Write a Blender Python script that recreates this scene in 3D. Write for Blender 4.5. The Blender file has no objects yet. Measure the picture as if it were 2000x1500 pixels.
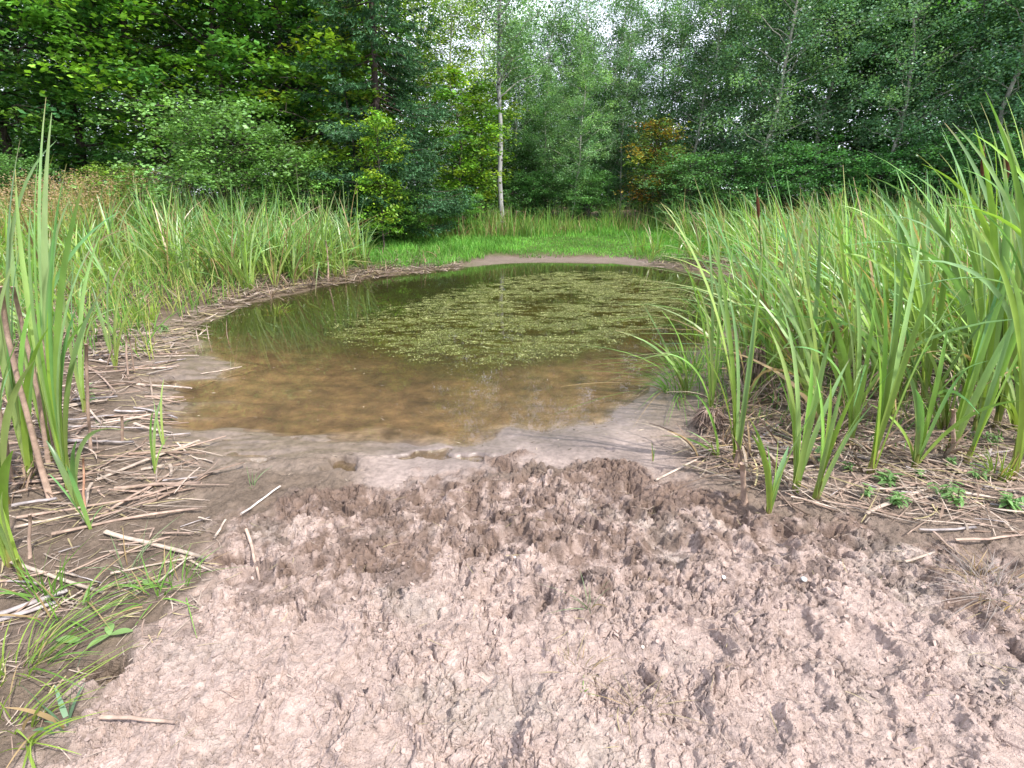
import bpy, math
import numpy as np
from mathutils import Vector

# ------------------------------------------------------------------ camera, sky, sun, exposure
scene = bpy.context.scene
C = scene.collection
PITCH = math.radians(20.3); CAMZ = 1.75
cd = bpy.data.cameras.new("camera"); cam = bpy.data.objects.new("camera", cd); C.objects.link(cam)
cam.location = (0, 0, CAMZ); cam.rotation_euler = (math.pi/2 - PITCH, 0, 0)
cd.sensor_width = 36; cd.lens = 18; cd.clip_start = 0.05; cd.clip_end = 2000
scene.camera = cam

SUN_EL = math.radians(52); SUN_AZ = math.radians(128)      # azimuth clockwise from +Y (the view direction)
w = bpy.data.worlds.new("World"); scene.world = w; w.use_nodes = True
nt = w.node_tree; nt.nodes.clear()
wo = nt.nodes.new("ShaderNodeOutputWorld"); bg = nt.nodes.new("ShaderNodeBackground")
sky = nt.nodes.new("ShaderNodeTexSky"); sky.sky_type = 'NISHITA'; sky.sun_disc = False
sky.sun_elevation = SUN_EL; sky.sun_rotation = SUN_AZ; sky.dust_density = 2.5; sky.air_density = 1.0
tc = nt.nodes.new("ShaderNodeTexCoord"); no = nt.nodes.new("ShaderNodeTexNoise")
no.inputs["Scale"].default_value = 2.2; no.inputs["Detail"].default_value = 6; no.inputs["Roughness"].default_value = 0.6
mp = nt.nodes.new("ShaderNodeMapping"); mp.inputs["Scale"].default_value = (1, 1, 2.4)
cr = nt.nodes.new("ShaderNodeValToRGB"); cr.color_ramp.elements[0].position = 0.36; cr.color_ramp.elements[1].position = 0.58
mx = nt.nodes.new("ShaderNodeMix"); mx.data_type = 'RGBA'
nt.links.new(tc.outputs["Generated"], mp.inputs[0]); nt.links.new(mp.outputs[0], no.inputs["Vector"])
nt.links.new(no.outputs[0], cr.inputs[0]); nt.links.new(cr.outputs[0], mx.inputs[0])
nt.links.new(sky.outputs[0], mx.inputs[6]); mx.inputs[7].default_value = (14.5, 15.2, 18.0, 1)   # thin white cloud
nt.links.new(mx.outputs[2], bg.inputs[0]); bg.inputs[1].default_value = 0.10
nt.links.new(bg.outputs[0], wo.inputs[0])

sd = bpy.data.lights.new("sun", 'SUN'); sun = bpy.data.objects.new("sun", sd); C.objects.link(sun)
sd.energy = 4.4; sd.angle = math.radians(1.2); sd.color = (1.0, 0.955, 0.89)
dv = Vector((math.sin(SUN_AZ)*math.cos(SUN_EL), math.cos(SUN_AZ)*math.cos(SUN_EL), math.sin(SUN_EL)))
sun.rotation_euler = dv.to_track_quat('Z', 'Y').to_euler()
scene.view_settings.view_transform = 'Standard'; scene.view_settings.look = 'None'
scene.view_settings.exposure = 0.70; scene.view_settings.gamma = 1
scene.render.engine = 'CYCLES'
scene.cycles.transparent_max_bounces = 16; scene.cycles.max_bounces = 8

# ------------------------------------------------------------------ pixel of the photograph -> place on the ground
cP, sP = math.cos(PITCH), math.sin(PITCH)
def ray(px, py):
    a = (px-1000)/1000.0; b = (750-py)/1000.0
    return np.array([a, cP + b*sP, -sP + b*cP])
def at(px, py, z=0.0):
    d = ray(px, py); t = (z-CAMZ)/d[2]; return np.array([0, 0, CAMZ]) + d*t
def on_plane(px, py, y):
    d = ray(px, py); return np.array([0, 0, CAMZ]) + d*(y/d[1])
def xat(px, y, z=0.3):
    return (px-1000)/1000.0*(y*cP + (CAMZ-z)*sP)

# ------------------------------------------------------------------ noise
def _h(ix, iy, s):
    h = (ix.astype(np.int64)*374761393 + iy.astype(np.int64)*668265263 + s*982451653) & 0xffffffff
    h = ((h ^ (h >> 13))*1274126177) & 0xffffffff
    h = ((h ^ (h >> 16))*2246822519) & 0xffffffff
    return ((h ^ (h >> 15)) & 0xffffff)/float(0xffffff)
def noise(x, y, s=0):
    x = np.asarray(x, float); y = np.asarray(y, float)
    ix = np.floor(x); iy = np.floor(y); fx = x-ix; fy = y-iy
    u = fx*fx*fx*(fx*(fx*6-15)+10); v = fy*fy*fy*(fy*(fy*6-15)+10)
    def g(a, b):
        t = _h(ix+a, iy+b, s)*2*np.pi
        return np.cos(t)*(fx-a) + np.sin(t)*(fy-b)
    n = (g(0,0)*(1-u)+g(1,0)*u)*(1-v) + (g(0,1)*(1-u)+g(1,1)*u)*v
    return n*1.5
def fbm(x, y, o=4, s=0, r=0.5):
    a = 1.0; t = 0; m = 0
    for k in range(o):
        t = t + a*noise(x*2**k + 17.3*k, y*2**k - 9.1*k, s+k); m += a; a *= r
    return t/m
def worley(x, y, s=0):
    ix = np.floor(x); iy = np.floor(y); best = np.full(np.shape(x), 9.0); idv = np.zeros(np.shape(x)); sec = best.copy()
    for a in (-1, 0, 1):
        for b in (-1, 0, 1):
            cx = ix+a; cy = iy+b
            d = np.hypot(cx+_h(cx, cy, s)-x, cy+_h(cx, cy, s+7)-y)
            m = d < best
            sec = np.where(m, best, np.minimum(sec, d)); idv = np.where(m, _h(cx, cy, s+13), idv); best = np.where(m, d, best)
    return best, sec, idv
def sstep(a, b, x):
    t = np.clip((x-a)/(b-a), 0, 1); return t*t*(3-2*t)
def sdist(x, y, poly):                                   # positive outside
    x = np.asarray(x, float); y = np.asarray(y, float)
    n = len(poly); d = np.full(x.shape, 1e9); ins = np.zeros(x.shape, bool)
    for i in range(n):
        ax, ay = poly[i]; bx, by = poly[(i+1) % n]; ex, ey = bx-ax, by-ay
        t = np.clip(((x-ax)*ex+(y-ay)*ey)/(ex*ex+ey*ey+1e-12), 0, 1)
        d = np.minimum(d, np.hypot(x-ax-t*ex, y-ay-t*ey))
        c = (ay > y) != (by > y)
        with np.errstate(divide='ignore', invalid='ignore'):
            xi = (bx-ax)*(y-ay)/(by-ay) + ax
        ins ^= c & (x < xi)
    return np.where(ins, -d, d)

# ------------------------------------------------------------------ lie of the land
pond_px = [(430,868),(560,874),(650,868),(720,862),(820,866),(930,868),(1000,846),(1100,850),(1180,842),(1245,800),(1290,755),
           (1340,700),(1400,650),(1460,612),(1475,580),(1440,556),(1380,538),(1290,522),(1200,514),(1080,512),(980,514),(900,522),(790,534),
           (700,546),(620,560),(560,578),(480,592),(420,612),(370,640),(360,680),(400,720),(370,770),(350,820)]
POND = [tuple(at(*p)[:2]) for p in pond_px]
tramp_px = [(455,1010),(600,950),(720,935),(850,925),(960,900),(1010,870),(1100,895),(1220,905),(1330,935),(1450,985),(1560,1020),(1700,1040),(1850,1090),(2010,1140)]
TRAMP = [tuple(at(*p, 0.1)[:2]) for p in tramp_px] + [(3.2, 1.2), (4, -3), (-2.5, -3), (-1.4, 0.6)] + \
        [tuple(at(*p, 0.1)[:2]) for p in [(130,1440),(290,1290),(380,1160)]]
mat_px = [(640,665),(740,688),(850,714),(960,716),(1040,711),(1130,696),(1220,672),(1300,645),(1345,600),(1335,560),(1220,530),(1080,530),(960,548),(860,575),(760,600),(650,630)]
ALGAE = [tuple(at(*p)[:2]) for p in mat_px]
puddles = [(668,912,0.085),(520,902,0.05),(850,884,0.09),(790,893,.05),(930,893,.07),(300,745,.10)]

def land(x, y, full=True):
    x = np.asarray(x, float); y = np.asarray(y, float)
    d0 = sdist(x, y, POND)
    left = sstep(-0.6, -1.6, x)*sstep(9, 7, y)
    # low bars and fingers of mud round the edge
    streak = fbm(x*0.8+3, y*3.6, 3, 21)*left*sstep(7.0, 5.5, y)
    d = d0 + fbm(x*1.1, y*1.1, 3, 5)*0.22 + streak*.60 + .05
    near = sstep(6, 3.5, y)
    zo = 0.035*(1-np.exp(-np.maximum(d, 0)/0.35)) + 0.05*np.clip(d, 0, 9) + 0.02*np.clip(d-9, 0, 40)
    zi = -(0.10*(1-np.exp(np.minimum(d, 0)/0.7)) + 0.028*np.clip(-d, 0, 6))
    z = np.where(d > 0, zo, zi)
    farbank = sstep(0.5, 1.2, d)*(1-near)*0.07
    z = z + farbank
    z = z + fbm(x*0.45, y*0.45, 3, 9)*0.06*sstep(1.5, 5, d)
    z = z + fbm(x*2.6, y*2.6, 3, 31)*0.012*sstep(8, 5, y)
    for (px, py, r) in puddles:
        p = at(px, py, 0.02); q = np.hypot((x-p[0])/1.7, y-p[1])/r + .9*noise(x*9, y*9, 58)
        z = z*(1-sstep(1.4, 0.7, q)) - 0.022*sstep(1.3, 0.6, q)
    return z, d

def tramp_mask(x, y):
    t = sdist(x, y, TRAMP) + fbm(x*2.3, y*2.3, 3, 44)*0.30 + fbm(x*8, y*8, 3, 45)*0.20
    return sstep(0.12, -0.10, t)

def detail(x, y):
    """trodden, torn mud: hoof wells, clods, ragged crust edges"""
    T = tramp_mask(x, y)
    wx = x + noise(x*6, y*6, 61)*0.05 + noise(x*19, y*19, 63)*0.018 + noise(x*47, y*47, 65)*0.007
    wy = y + noise(x*6, y*6, 62)*0.05 + noise(x*19, y*19, 64)*0.018 + noise(x*47, y*47, 66)*0.007
    band = sstep(1.45, 2.2, y + 0.25*noise(x*1.4, y*1.4, 8))        # deeper poaching next to the smooth mud
    am_ = 0.50+0.75*sstep(-.15, .35, fbm(x*2.6, y*2.6, 3, 10)+.15*noise(x*9, y*9, 12))+.45*band
    z = fbm(wx*2.6, wy*2.6, 3, 71)*0.058
    F, S, I = worley(wx*5.2, wy*5.2, 81)
    z = z - (I > 0.55)*sstep(0.44, 0.22, F)*(0.014+0.040*band)*(0.4+I*0.6)
    z = z + (I < 0.30)*sstep(0.5, 0.2, F)*0.012
    for sc, am, sd_ in ((7, 0.013, 91), (15, 0.010, 92), (31, 0.0060, 93), (60, .0026, 94)):     # torn ledges
        n = fbm(wx*sc, wy*sc, 2, sd_)
        z = z + (sstep(-0.02, 0.03, n)-0.5)*am*am_*(0.5+.7*sstep(-.3, .3, noise(x*sc*.23, y*sc*.23, sd_+40)))
    for sc, am, sd_ in ((8.5, .020, 83), (19, .012, 84), (42, .006, 86)):                          # lumps with cracks between
        F2, S2, I2 = worley(wx*sc+3, wy*sc*1.1, sd_)
        z = z + (sstep(0.0, 0.22, S2-F2)*(.45+.55*I2)-.5)*am*am_
    F5, S5, I5 = worley(wx*3.3+7, wy*3.0, 87); mw = (I5 > .62)*sstep(.40, .24, F5+.05*noise(x*15, y*15, 99)); z = z*(1-.75*mw) - mw*(.015+.018*band) + (I5 > .62)*sstep(.30, .40, F5)*sstep(.55, .42, F5)*.018
    n = noise(wx*33, wy*33, 97); z = z - sstep(.07, .0, np.abs(n))*0.006*am_                       # thin cracks
    n = noise(wx*14, wy*14, 98); z = z - sstep(.05, .0, np.abs(n))*0.012*am_
    z = z + (0.3-np.abs(noise(wx*90, wy*90, 95)))*0.004
    # elsewhere: smooth silt with a few prints and crumbs
    zs = fbm(x*9, y*9, 3, 51)*0.004 + fbm(x*40, y*40, 2, 52)*0.0016
    F4, S4, I4 = worley(x*3.1, y*3.1, 85)
    zs = zs - (I4 > 0.72)*sstep(0.16, 0.08, F4)*0.016
    soil = sstep(-0.75, -1.15, x)*sstep(3.4, 3.0, y)
    zs = zs + soil*((0.4-np.abs(noise(x*26, y*26, 54)))*0.010 + (0.4-np.abs(noise(x*60, y*60, 55)))*0.006 + fbm(x*6, y*6, 3, 56)*0.03)
    rs = sstep(1.0, 1.5, x)*sstep(4.2, 3.4, y)
    zs = zs + rs*((0.4-np.abs(noise(x*22, y*22, 54)))*0.016 + (0.4-np.abs(noise(x*50, y*50, 55)))*0.008 + fbm(x*6, y*6, 3, 56)*0.03)
    # one deep hoof hole under the grass at the left, another by the loose stalks
    for (px, py, rx, ry, dep) in ((205,1315,.085,.05,.085),(462,1080,.035,.035,.07),(1360,975,.05,.04,.07),(1440,1010,.06,.045,.06),(880,1165,.05,.03,.05),(985,1205,.04,.03,.05),(1640,1090,.05,.03,.05)):
        p = at(px, py, 0.12); q = np.hypot((x-p[0])/rx, (y-p[1])/ry) + 0.3*noise(x*30, y*30, 57)
        zs = zs - sstep(1.3, 0.7, q)*dep; z = z - sstep(1.3, 0.7, q)*dep
    return zs*(1-T) + z*T + T*0.012, T

def gz(x, y):
    z, d = land(np.atleast_1d(x), np.atleast_1d(y)); h, T = detail(np.atleast_1d(x).astype(float), np.atleast_1d(y).astype(float))
    wt = sstep(0.0, 0.12, d)
    return z + h*np.where(T > .5, wt, 0.3+0.7*wt)*sstep(14, 9, np.atleast_1d(y))
def gz1(x, y): return float(gz(x, y)[0])

# ------------------------------------------------------------------ mesh helpers
class MB:
    def __init__(s): s.v = []; s.f = []; s.c = []; s.n = 0
    def add(s, v, f, c):
        v = np.asarray(v, np.float32).reshape(-1, 3); f = np.asarray(f, np.int32).reshape(-1, 4)
        c = np.asarray(c, np.float32)
        if c.ndim == 1: c = np.tile(c, (len(v), 1))
        s.v.append(v); s.f.append(f+s.n); s.c.append(c.reshape(-1, 3)); s.n += len(v)
    def build(s, name, mat, parent=None, smooth=True):
        v = np.concatenate(s.v); f = np.concatenate(s.f); c = np.concatenate(s.c)
        me = bpy.data.meshes.new(name)
        me.vertices.add(len(v)); me.vertices.foreach_set("co", v.ravel())
        me.loops.add(f.size); me.loops.foreach_set("vertex_index", f.ravel())
        me.polygons.add(len(f)); me.polygons.foreach_set("loop_start", np.arange(0, f.size, 4, dtype=np.int32))
        try: me.polygons.foreach_set("loop_total", np.full(len(f), 4, np.int32))
        except Exception: pass
        me.polygons.foreach_set("use_smooth", np.full(len(f), smooth))
        a = me.attributes.new("Col", 'FLOAT_COLOR', 'POINT')
        a.data.foreach_set("color", np.c_[c, np.ones(len(c))].astype(np.float32).ravel())
        me.update(); me.validate()
        me.materials.append(mat)
        o = bpy.data.objects.new(name, me); C.objects.link(o)
        if parent is not None: o.parent = parent
        return o
def tag(o, label=None, cat=None, group=None, kind=None):
    if label: o["label"] = label
    if cat: o["category"] = cat
    if group: o["group"] = group
    if kind: o["kind"] = kind
    return o
def empty(name, loc, label, cat, group=None, rz=0.0):
    o = bpy.data.objects.new(name, None); C.objects.link(o); o.empty_display_size = 0.1
    o.location = loc; o.rotation_euler = (0, 0, rz); return tag(o, label, cat, group)
def nrm(v): return v/(np.linalg.norm(v, axis=-1, keepdims=True)+1e-9)

def blades(mb, P0, A, B, wid, ns, c0, c1, az=None, rng=None, tipw=0.12, ctip=None, belly=0.25):
    """many ribbons at once: p(t) = P0 + A t + B t^2"""
    N = len(P0); t = np.linspace(0, 1, ns+1)[None, :, None]
    p = P0[:, None]+A[:, None]*t+B[:, None]*t*t
    tan = nrm(A[:, None]+2*B[:, None]*t)
    if az is None: az = rng.uniform(0, np.pi*2, N)
    sd_ = np.stack([np.cos(az), np.sin(az), np.zeros(N)], -1)[:, None]
    sd_ = nrm(sd_ - tan*np.sum(sd_*tan, -1, keepdims=True))
    tt = t[..., 0]
    prof = np.where(tt < belly, 0.75+0.25*tt/belly, 1-(1-tipw)*((tt-belly)/(1-belly))**1.8)
    wv = (wid[:, None]*prof/2)[..., None]
    v = np.stack([p-sd_*wv, p+sd_*wv], 2).reshape(-1, 3)
    i = (np.arange(N)[:, None]*(ns+1)+np.arange(ns)[None])*2
    f = np.stack([i, i+1, i+3, i+2], -1).reshape(-1, 4)
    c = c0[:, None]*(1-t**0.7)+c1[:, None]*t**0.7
    if ctip is not None:
        k = np.clip((t-0.80)/0.16, 0, 1)*.85; c = c*(1-k)+ctip[:, None]*k
    c = np.repeat(c[:, :, None], 2, 2).reshape(-1, 3)
    mb.add(v, f, c)

def ribbon3(mb, pts, wid, side, cols, fold=0.22):
    """one folded leaf blade, three vertices across"""
    n = len(pts); tan = nrm(np.gradient(pts, axis=0)); side = nrm(side-tan*np.sum(side*tan, -1, keepdims=True))
    nor = np.cross(side, tan); h = wid[:, None]/2
    v = np.stack([pts-side*h+nor*h*fold*2, pts, pts+side*h+nor*h*fold*2], 1).reshape(-1, 3)
    i = np.arange(n-1)*3
    f = np.concatenate([np.stack([i, i+1, i+4, i+3], -1), np.stack([i+1, i+2, i+5, i+4], -1)])
    mb.add(v, f, np.repeat(cols, 3, 0))
def tube(mb, pts, rad, col, k=6, flat=1.0, cap=True):
    pts = np.asarray(pts, float); n = len(pts); rad = np.asarray(rad, float)*np.ones(n)
    tan = nrm(np.gradient(pts, axis=0)); ref = np.array([0, 0, 1.0]) if abs(tan[0, 2]) < 0.8 else np.array([1.0, 0, 0])
    s = nrm(np.cross(tan, ref)); u = np.cross(s, tan)
    a = np.arange(k)*2*np.pi/k
    v = pts[:, None]+rad[:, None, None]*(np.cos(a)[None, :, None]*s[:, None]+np.sin(a)[None, :, None]*u[:, None]*flat)
    v = v.reshape(-1, 3)
    i = (np.arange(n-1)[:, None]*k+np.arange(k)[None]); j = (np.arange(n-1)[:, None]*k+(np.arange(k)[None]+1) % k)
    f = np.stack([i, j, j+k, i+k], -1).reshape(-1, 4)
    col = np.asarray(col, float); cc = np.repeat(col, k, 0) if col.ndim == 2 else np.tile(col, (len(v), 1))
    if cap and k % 2 == 0:
        ex = []
        for r0 in (0, (n-1)*k):
            for q in range(1, k//2): ex.append([r0+q-1 if q > 1 else r0, r0+q, r0+k-1-q if True else 0, r0+(k-q) % k])
        f = np.concatenate([f, np.array(ex)]) if False else f
        ca = []
        for r0, sg in ((0, 1), ((n-1)*k, -1)):
            for q in range(k//2-1):
                quad = [r0+q, r0+q+1, r0+k-2-q, r0+k-1-q]
                ca.append(quad if sg > 0 else quad[::-1])
        f = np.concatenate([f, np.array(ca)])
    mb.add(v, f, cc)
def leaves(mb, cen, L, W, dirz, tilt, rng, cols, droop=0.25):
    """rhombic leaves folded nowhere: centre, length, width"""
    N = len(cen); az = rng.uniform(0, 2*np.pi, N)
    d = nrm(np.stack([np.cos(az), np.sin(az), -droop+rng.normal(0, .25, N)], -1))
    n = nrm(np.stack([rng.normal(0, tilt, N), rng.normal(0, tilt, N), np.ones(N)], -1))
    s = nrm(np.cross(n, d)); L = L[:, None]; W = W[:, None]
    v = np.stack([cen-d*L*.5, cen+s*W*.5-d*L*.08, cen+d*L*.5, cen-s*W*.5-d*L*.08], 1).reshape(-1, 3)
    mb.add(v, np.arange(N*4).reshape(-1, 4), np.repeat(cols, 4, 0))

# ------------------------------------------------------------------ materials
def mat(name, rough=0.6, spec=0.3, transl=0.0, bump=0.0, bscale=60, nvar=0.25, nscale=8, objcol=False, stretch=None, tr_tint=(1.15, 1.2, 0.6)):
    m = bpy.data.materials.new(name); m.use_nodes = True; t = m.node_tree; t.nodes.clear(); N = t.nodes.new; Lk = t.links.new
    out = N("ShaderNodeOutputMaterial"); p = N("ShaderNodeBsdfPrincipled"); a = N("ShaderNodeAttribute"); a.attribute_name = "Col"
    geo = N("ShaderNodeTexCoord"); src = geo.outputs["Object"]
    if stretch:
        mpp = N("ShaderNodeMapping"); mpp.inputs["Scale"].default_value = stretch; Lk(src, mpp.inputs[0]); src = mpp.outputs[0]
    nz = N("ShaderNodeTexNoise"); nz.inputs["Scale"].default_value = nscale; nz.inputs["Detail"].default_value = 5; Lk(src, nz.inputs["Vector"])
    mr = N("ShaderNodeMapRange"); mr.inputs[1].default_value = 0.3; mr.inputs[2].default_value = 0.7
    mr.inputs[3].default_value = 1-nvar; mr.inputs[4].default_value = 1+nvar; Lk(nz.outputs[0], mr.inputs[0])
    vm = N("ShaderNodeVectorMath"); vm.operation = 'SCALE'; Lk(a.outputs["Color"], vm.inputs[0]); Lk(mr.outputs[0], vm.inputs["Scale"])
    col = vm.outputs[0]
    if objcol:
        oi = N("ShaderNodeObjectInfo"); mu = N("ShaderNodeVectorMath"); mu.operation = 'MULTIPLY'
        Lk(col, mu.inputs[0]); Lk(oi.outputs["Color"], mu.inputs[1]); col = mu.outputs[0]
    Lk(col, p.inputs["Base Color"]); p.inputs["Roughness"].default_value = rough; p.inputs["Specular IOR Level"].default_value = spec
    if bump > 0:
        b = N("ShaderNodeBump"); b.inputs["Strength"].default_value = bump; b.inputs["Distance"].default_value = 0.004
        n2 = N("ShaderNodeTexNoise"); n2.inputs["Scale"].default_value = bscale; n2.inputs["Detail"].default_value = 4; Lk(src, n2.inputs["Vector"])
        Lk(n2.outputs[0], b.inputs["Height"]); Lk(b.outputs[0], p.inputs["Normal"])
    if transl > 0:
        tl = N("ShaderNodeBsdfTranslucent"); tm = N("ShaderNodeVectorMath"); tm.operation = 'MULTIPLY'; tm.inputs[1].default_value = tr_tint
        Lk(col, tm.inputs[0]); Lk(tm.outputs[0], tl.inputs[0]); ms = N("ShaderNodeMixShader"); ms.inputs[0].default_value = transl
        Lk(p.outputs[0], ms.inputs[1]); Lk(tl.outputs[0], ms.inputs[2]); Lk(ms.outputs[0], out.inputs[0])
    else: Lk(p.outputs[0], out.inputs[0])
    return m
M_leaf = mat("tree_leaf", 0.42, 0.45, 0.34, nvar=0.22, nscale=0.9, objcol=True)
M_needle = mat("spruce_needle", 0.5, 0.35, 0.15, nvar=0.2, nscale=1.5, objcol=True)
M_blade = mat("cattail_blade", 0.36, 0.55, 0.34, nvar=0.16, nscale=14, stretch=(1, 1, 0.25))
M_grass = mat("grass_blade", 0.5, 0.35, 0.35, nvar=0.25, nscale=2.0)
M_dead = mat("dead_reed", 0.8, 0.2, 0.0, bump=0.5, bscale=120, nvar=0.30, nscale=25)
M_bark = mat("bark", 0.9, 0.15, 0, bump=0.8, bscale=25, nvar=0.35, nscale=5, stretch=(1, 1, 0.35))
M_spike = mat("cattail_spike", 0.95, 0.1, 0, bump=0.8, bscale=300, nvar=0.2, nscale=60)
M_algae = mat("algae", 0.45, 0.4, 0.2, nvar=0.3, nscale=3)
M_stone = mat("pebble", 0.8, 0.3, 0, bump=0.5, bscale=80, nvar=0.2, nscale=30)

def ground_material():
    m = bpy.data.materials.new("mud_ground"); m.use_nodes = True; t = m.node_tree; t.nodes.clear(); N = t.nodes.new; Lk = t.links.new
    out = N("ShaderNodeOutputMaterial"); p = N("ShaderNodeBsdfPrincipled")
    a = N("ShaderNodeAttribute"); a.attribute_name = "Col"; wt = N("ShaderNodeAttribute"); wt.attribute_name = "wet"
    tc = N("ShaderNodeTexCoord")
    def nz(sc, det=5, rg=0.6):
        n = N("ShaderNodeTexNoise"); n.inputs["Scale"].default_value = sc; n.inputs["Detail"].default_value = det
        n.inputs["Roughness"].default_value = rg; Lk(tc.outputs["Object"], n.inputs["Vector"]); return n
    n1 = nz(30); n2 = nz(140, 4); n3 = nz(6)
    mr = N("ShaderNodeMapRange"); mr.inputs[1].default_value = .3; mr.inputs[2].default_value = .7; mr.inputs[3].default_value = .74; mr.inputs[4].default_value = 1.24; Lk(n1.outputs[0], mr.inputs[0])
    mr3 = N("ShaderNodeMapRange"); mr3.inputs[1].default_value = .3; mr3.inputs[2].default_value = .7; mr3.inputs[3].default_value = .86; mr3.inputs[4].default_value = 1.14; Lk(n3.outputs[0], mr3.inputs[0])
    mu = N("ShaderNodeMath"); mu.operation = 'MULTIPLY'; Lk(mr.outputs[0], mu.inputs[0]); Lk(mr3.outputs[0], mu.inputs[1])
    vm = N("ShaderNodeVectorMath"); vm.operation = 'SCALE'; Lk(a.outputs["Color"], vm.inputs[0]); Lk(mu.outputs[0], vm.inputs["Scale"])
    Lk(vm.outputs[0], p.inputs["Base Color"])
    rr = N("ShaderNodeMapRange"); rr.inputs[3].default_value = 0.92; rr.inputs[4].default_value = 0.30; Lk(wt.outputs["Fac"], rr.inputs[0]); Lk(rr.outputs[0], p.inputs["Roughness"])
    ss = N("ShaderNodeMapRange"); ss.inputs[3].default_value = 0.12; ss.inputs[4].default_value = 0.42; Lk(wt.outputs["Fac"], ss.inputs[0]); Lk(ss.outputs[0], p.inputs["Specular IOR Level"])
    ad = N("ShaderNodeMath"); ad.operation = 'ADD'; Lk(n1.outputs[0], ad.inputs[0]); Lk(n2.outputs[0], ad.inputs[1])
    b = N("ShaderNodeBump"); b.inputs["Distance"].default_value = 0.014
    bs = N("ShaderNodeMapRange"); bs.inputs[3].default_value = 1.0; bs.inputs[4].default_value = 0.18; Lk(wt.outputs["Fac"], bs.inputs[0]); Lk(bs.outputs[0], b.inputs["Strength"])
    Lk(ad.outputs[0], b.inputs["Height"]); Lk(b.outputs[0], p.inputs["Normal"]); Lk(p.outputs[0], out.inputs[0])
    return m
def water_material():
    m = bpy.data.materials.new("pond_water"); m.use_nodes = True; t = m.node_tree; t.nodes.clear(); N = t.nodes.new; Lk = t.links.new
    out = N("ShaderNodeOutputMaterial"); tr = N("ShaderNodeBsdfTransparent"); tr.inputs[0].default_value = (0.72, 0.64, 0.45, 1)
    df = N("ShaderNodeBsdfDiffuse"); df.inputs[0].default_value = (0.23, 0.175, 0.12, 1)
    gl = N("ShaderNodeBsdfGlossy"); gl.inputs["Roughness"].default_value = 0.008; gl.inputs[0].default_value = (1, 1, 1, 1)
    fr = N("ShaderNodeFresnel"); fr.inputs[0].default_value = 1.333
    tc = N("ShaderNodeTexCoord"); n = N("ShaderNodeTexNoise"); n.inputs["Scale"].default_value = 5; n.inputs["Detail"].default_value = 3; Lk(tc.outputs["Object"], n.inputs["Vector"])
    b = N("ShaderNodeBump"); b.inputs["Strength"].default_value = 0.05; b.inputs["Distance"].default_value = 0.01; Lk(n.outputs[0], b.inputs["Height"])
    Lk(b.outputs[0], gl.inputs["Normal"]); Lk(b.outputs[0], fr.inputs["Normal"])
    m1 = N("ShaderNodeMixShader"); pass
    sx = N("ShaderNodeSeparateXYZ"); Lk(tc.outputs["Object"], sx.inputs[0]); tm_ = N("ShaderNodeMapRange"); tm_.inputs[1].default_value = 4.2; tm_.inputs[2].default_value = 7.0; tm_.inputs[3].default_value = .15; tm_.inputs[4].default_value = .03
    Lk(sx.outputs[1], tm_.inputs[0])
    da = N("ShaderNodeAttribute"); da.attribute_name = "depth"; dr = N("ShaderNodeMapRange"); dr.inputs[2].default_value = .032; Lk(da.outputs["Fac"], dr.inputs[0])
    mm = N("ShaderNodeMath"); mm.operation = 'MULTIPLY'; Lk(tm_.outputs[0], mm.inputs[0]); Lk(dr.outputs[0], mm.inputs[1]); Lk(mm.outputs[0], m1.inputs[0])
    cm_ = N("ShaderNodeMix"); cm_.data_type = 'RGBA'; cm_.inputs[6].default_value = (.97, .96, .94, 1); cm_.inputs[7].default_value = (0.70, 0.62, 0.46, 1); Lk(dr.outputs[0], cm_.inputs[0]); Lk(cm_.outputs[2], tr.inputs[0]); Lk(tr.outputs[0], m1.inputs[1]); Lk(df.outputs[0], m1.inputs[2])
    m2 = N("ShaderNodeMixShader"); Lk(fr.outputs[0], m2.inputs[0]); Lk(m1.outputs[0], m2.inputs[1]); Lk(gl.outputs[0], m2.inputs[2])
    Lk(m2.outputs[0], out.inputs[0]); return m
M_ground = ground_material(); M_water = water_material()

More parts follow.
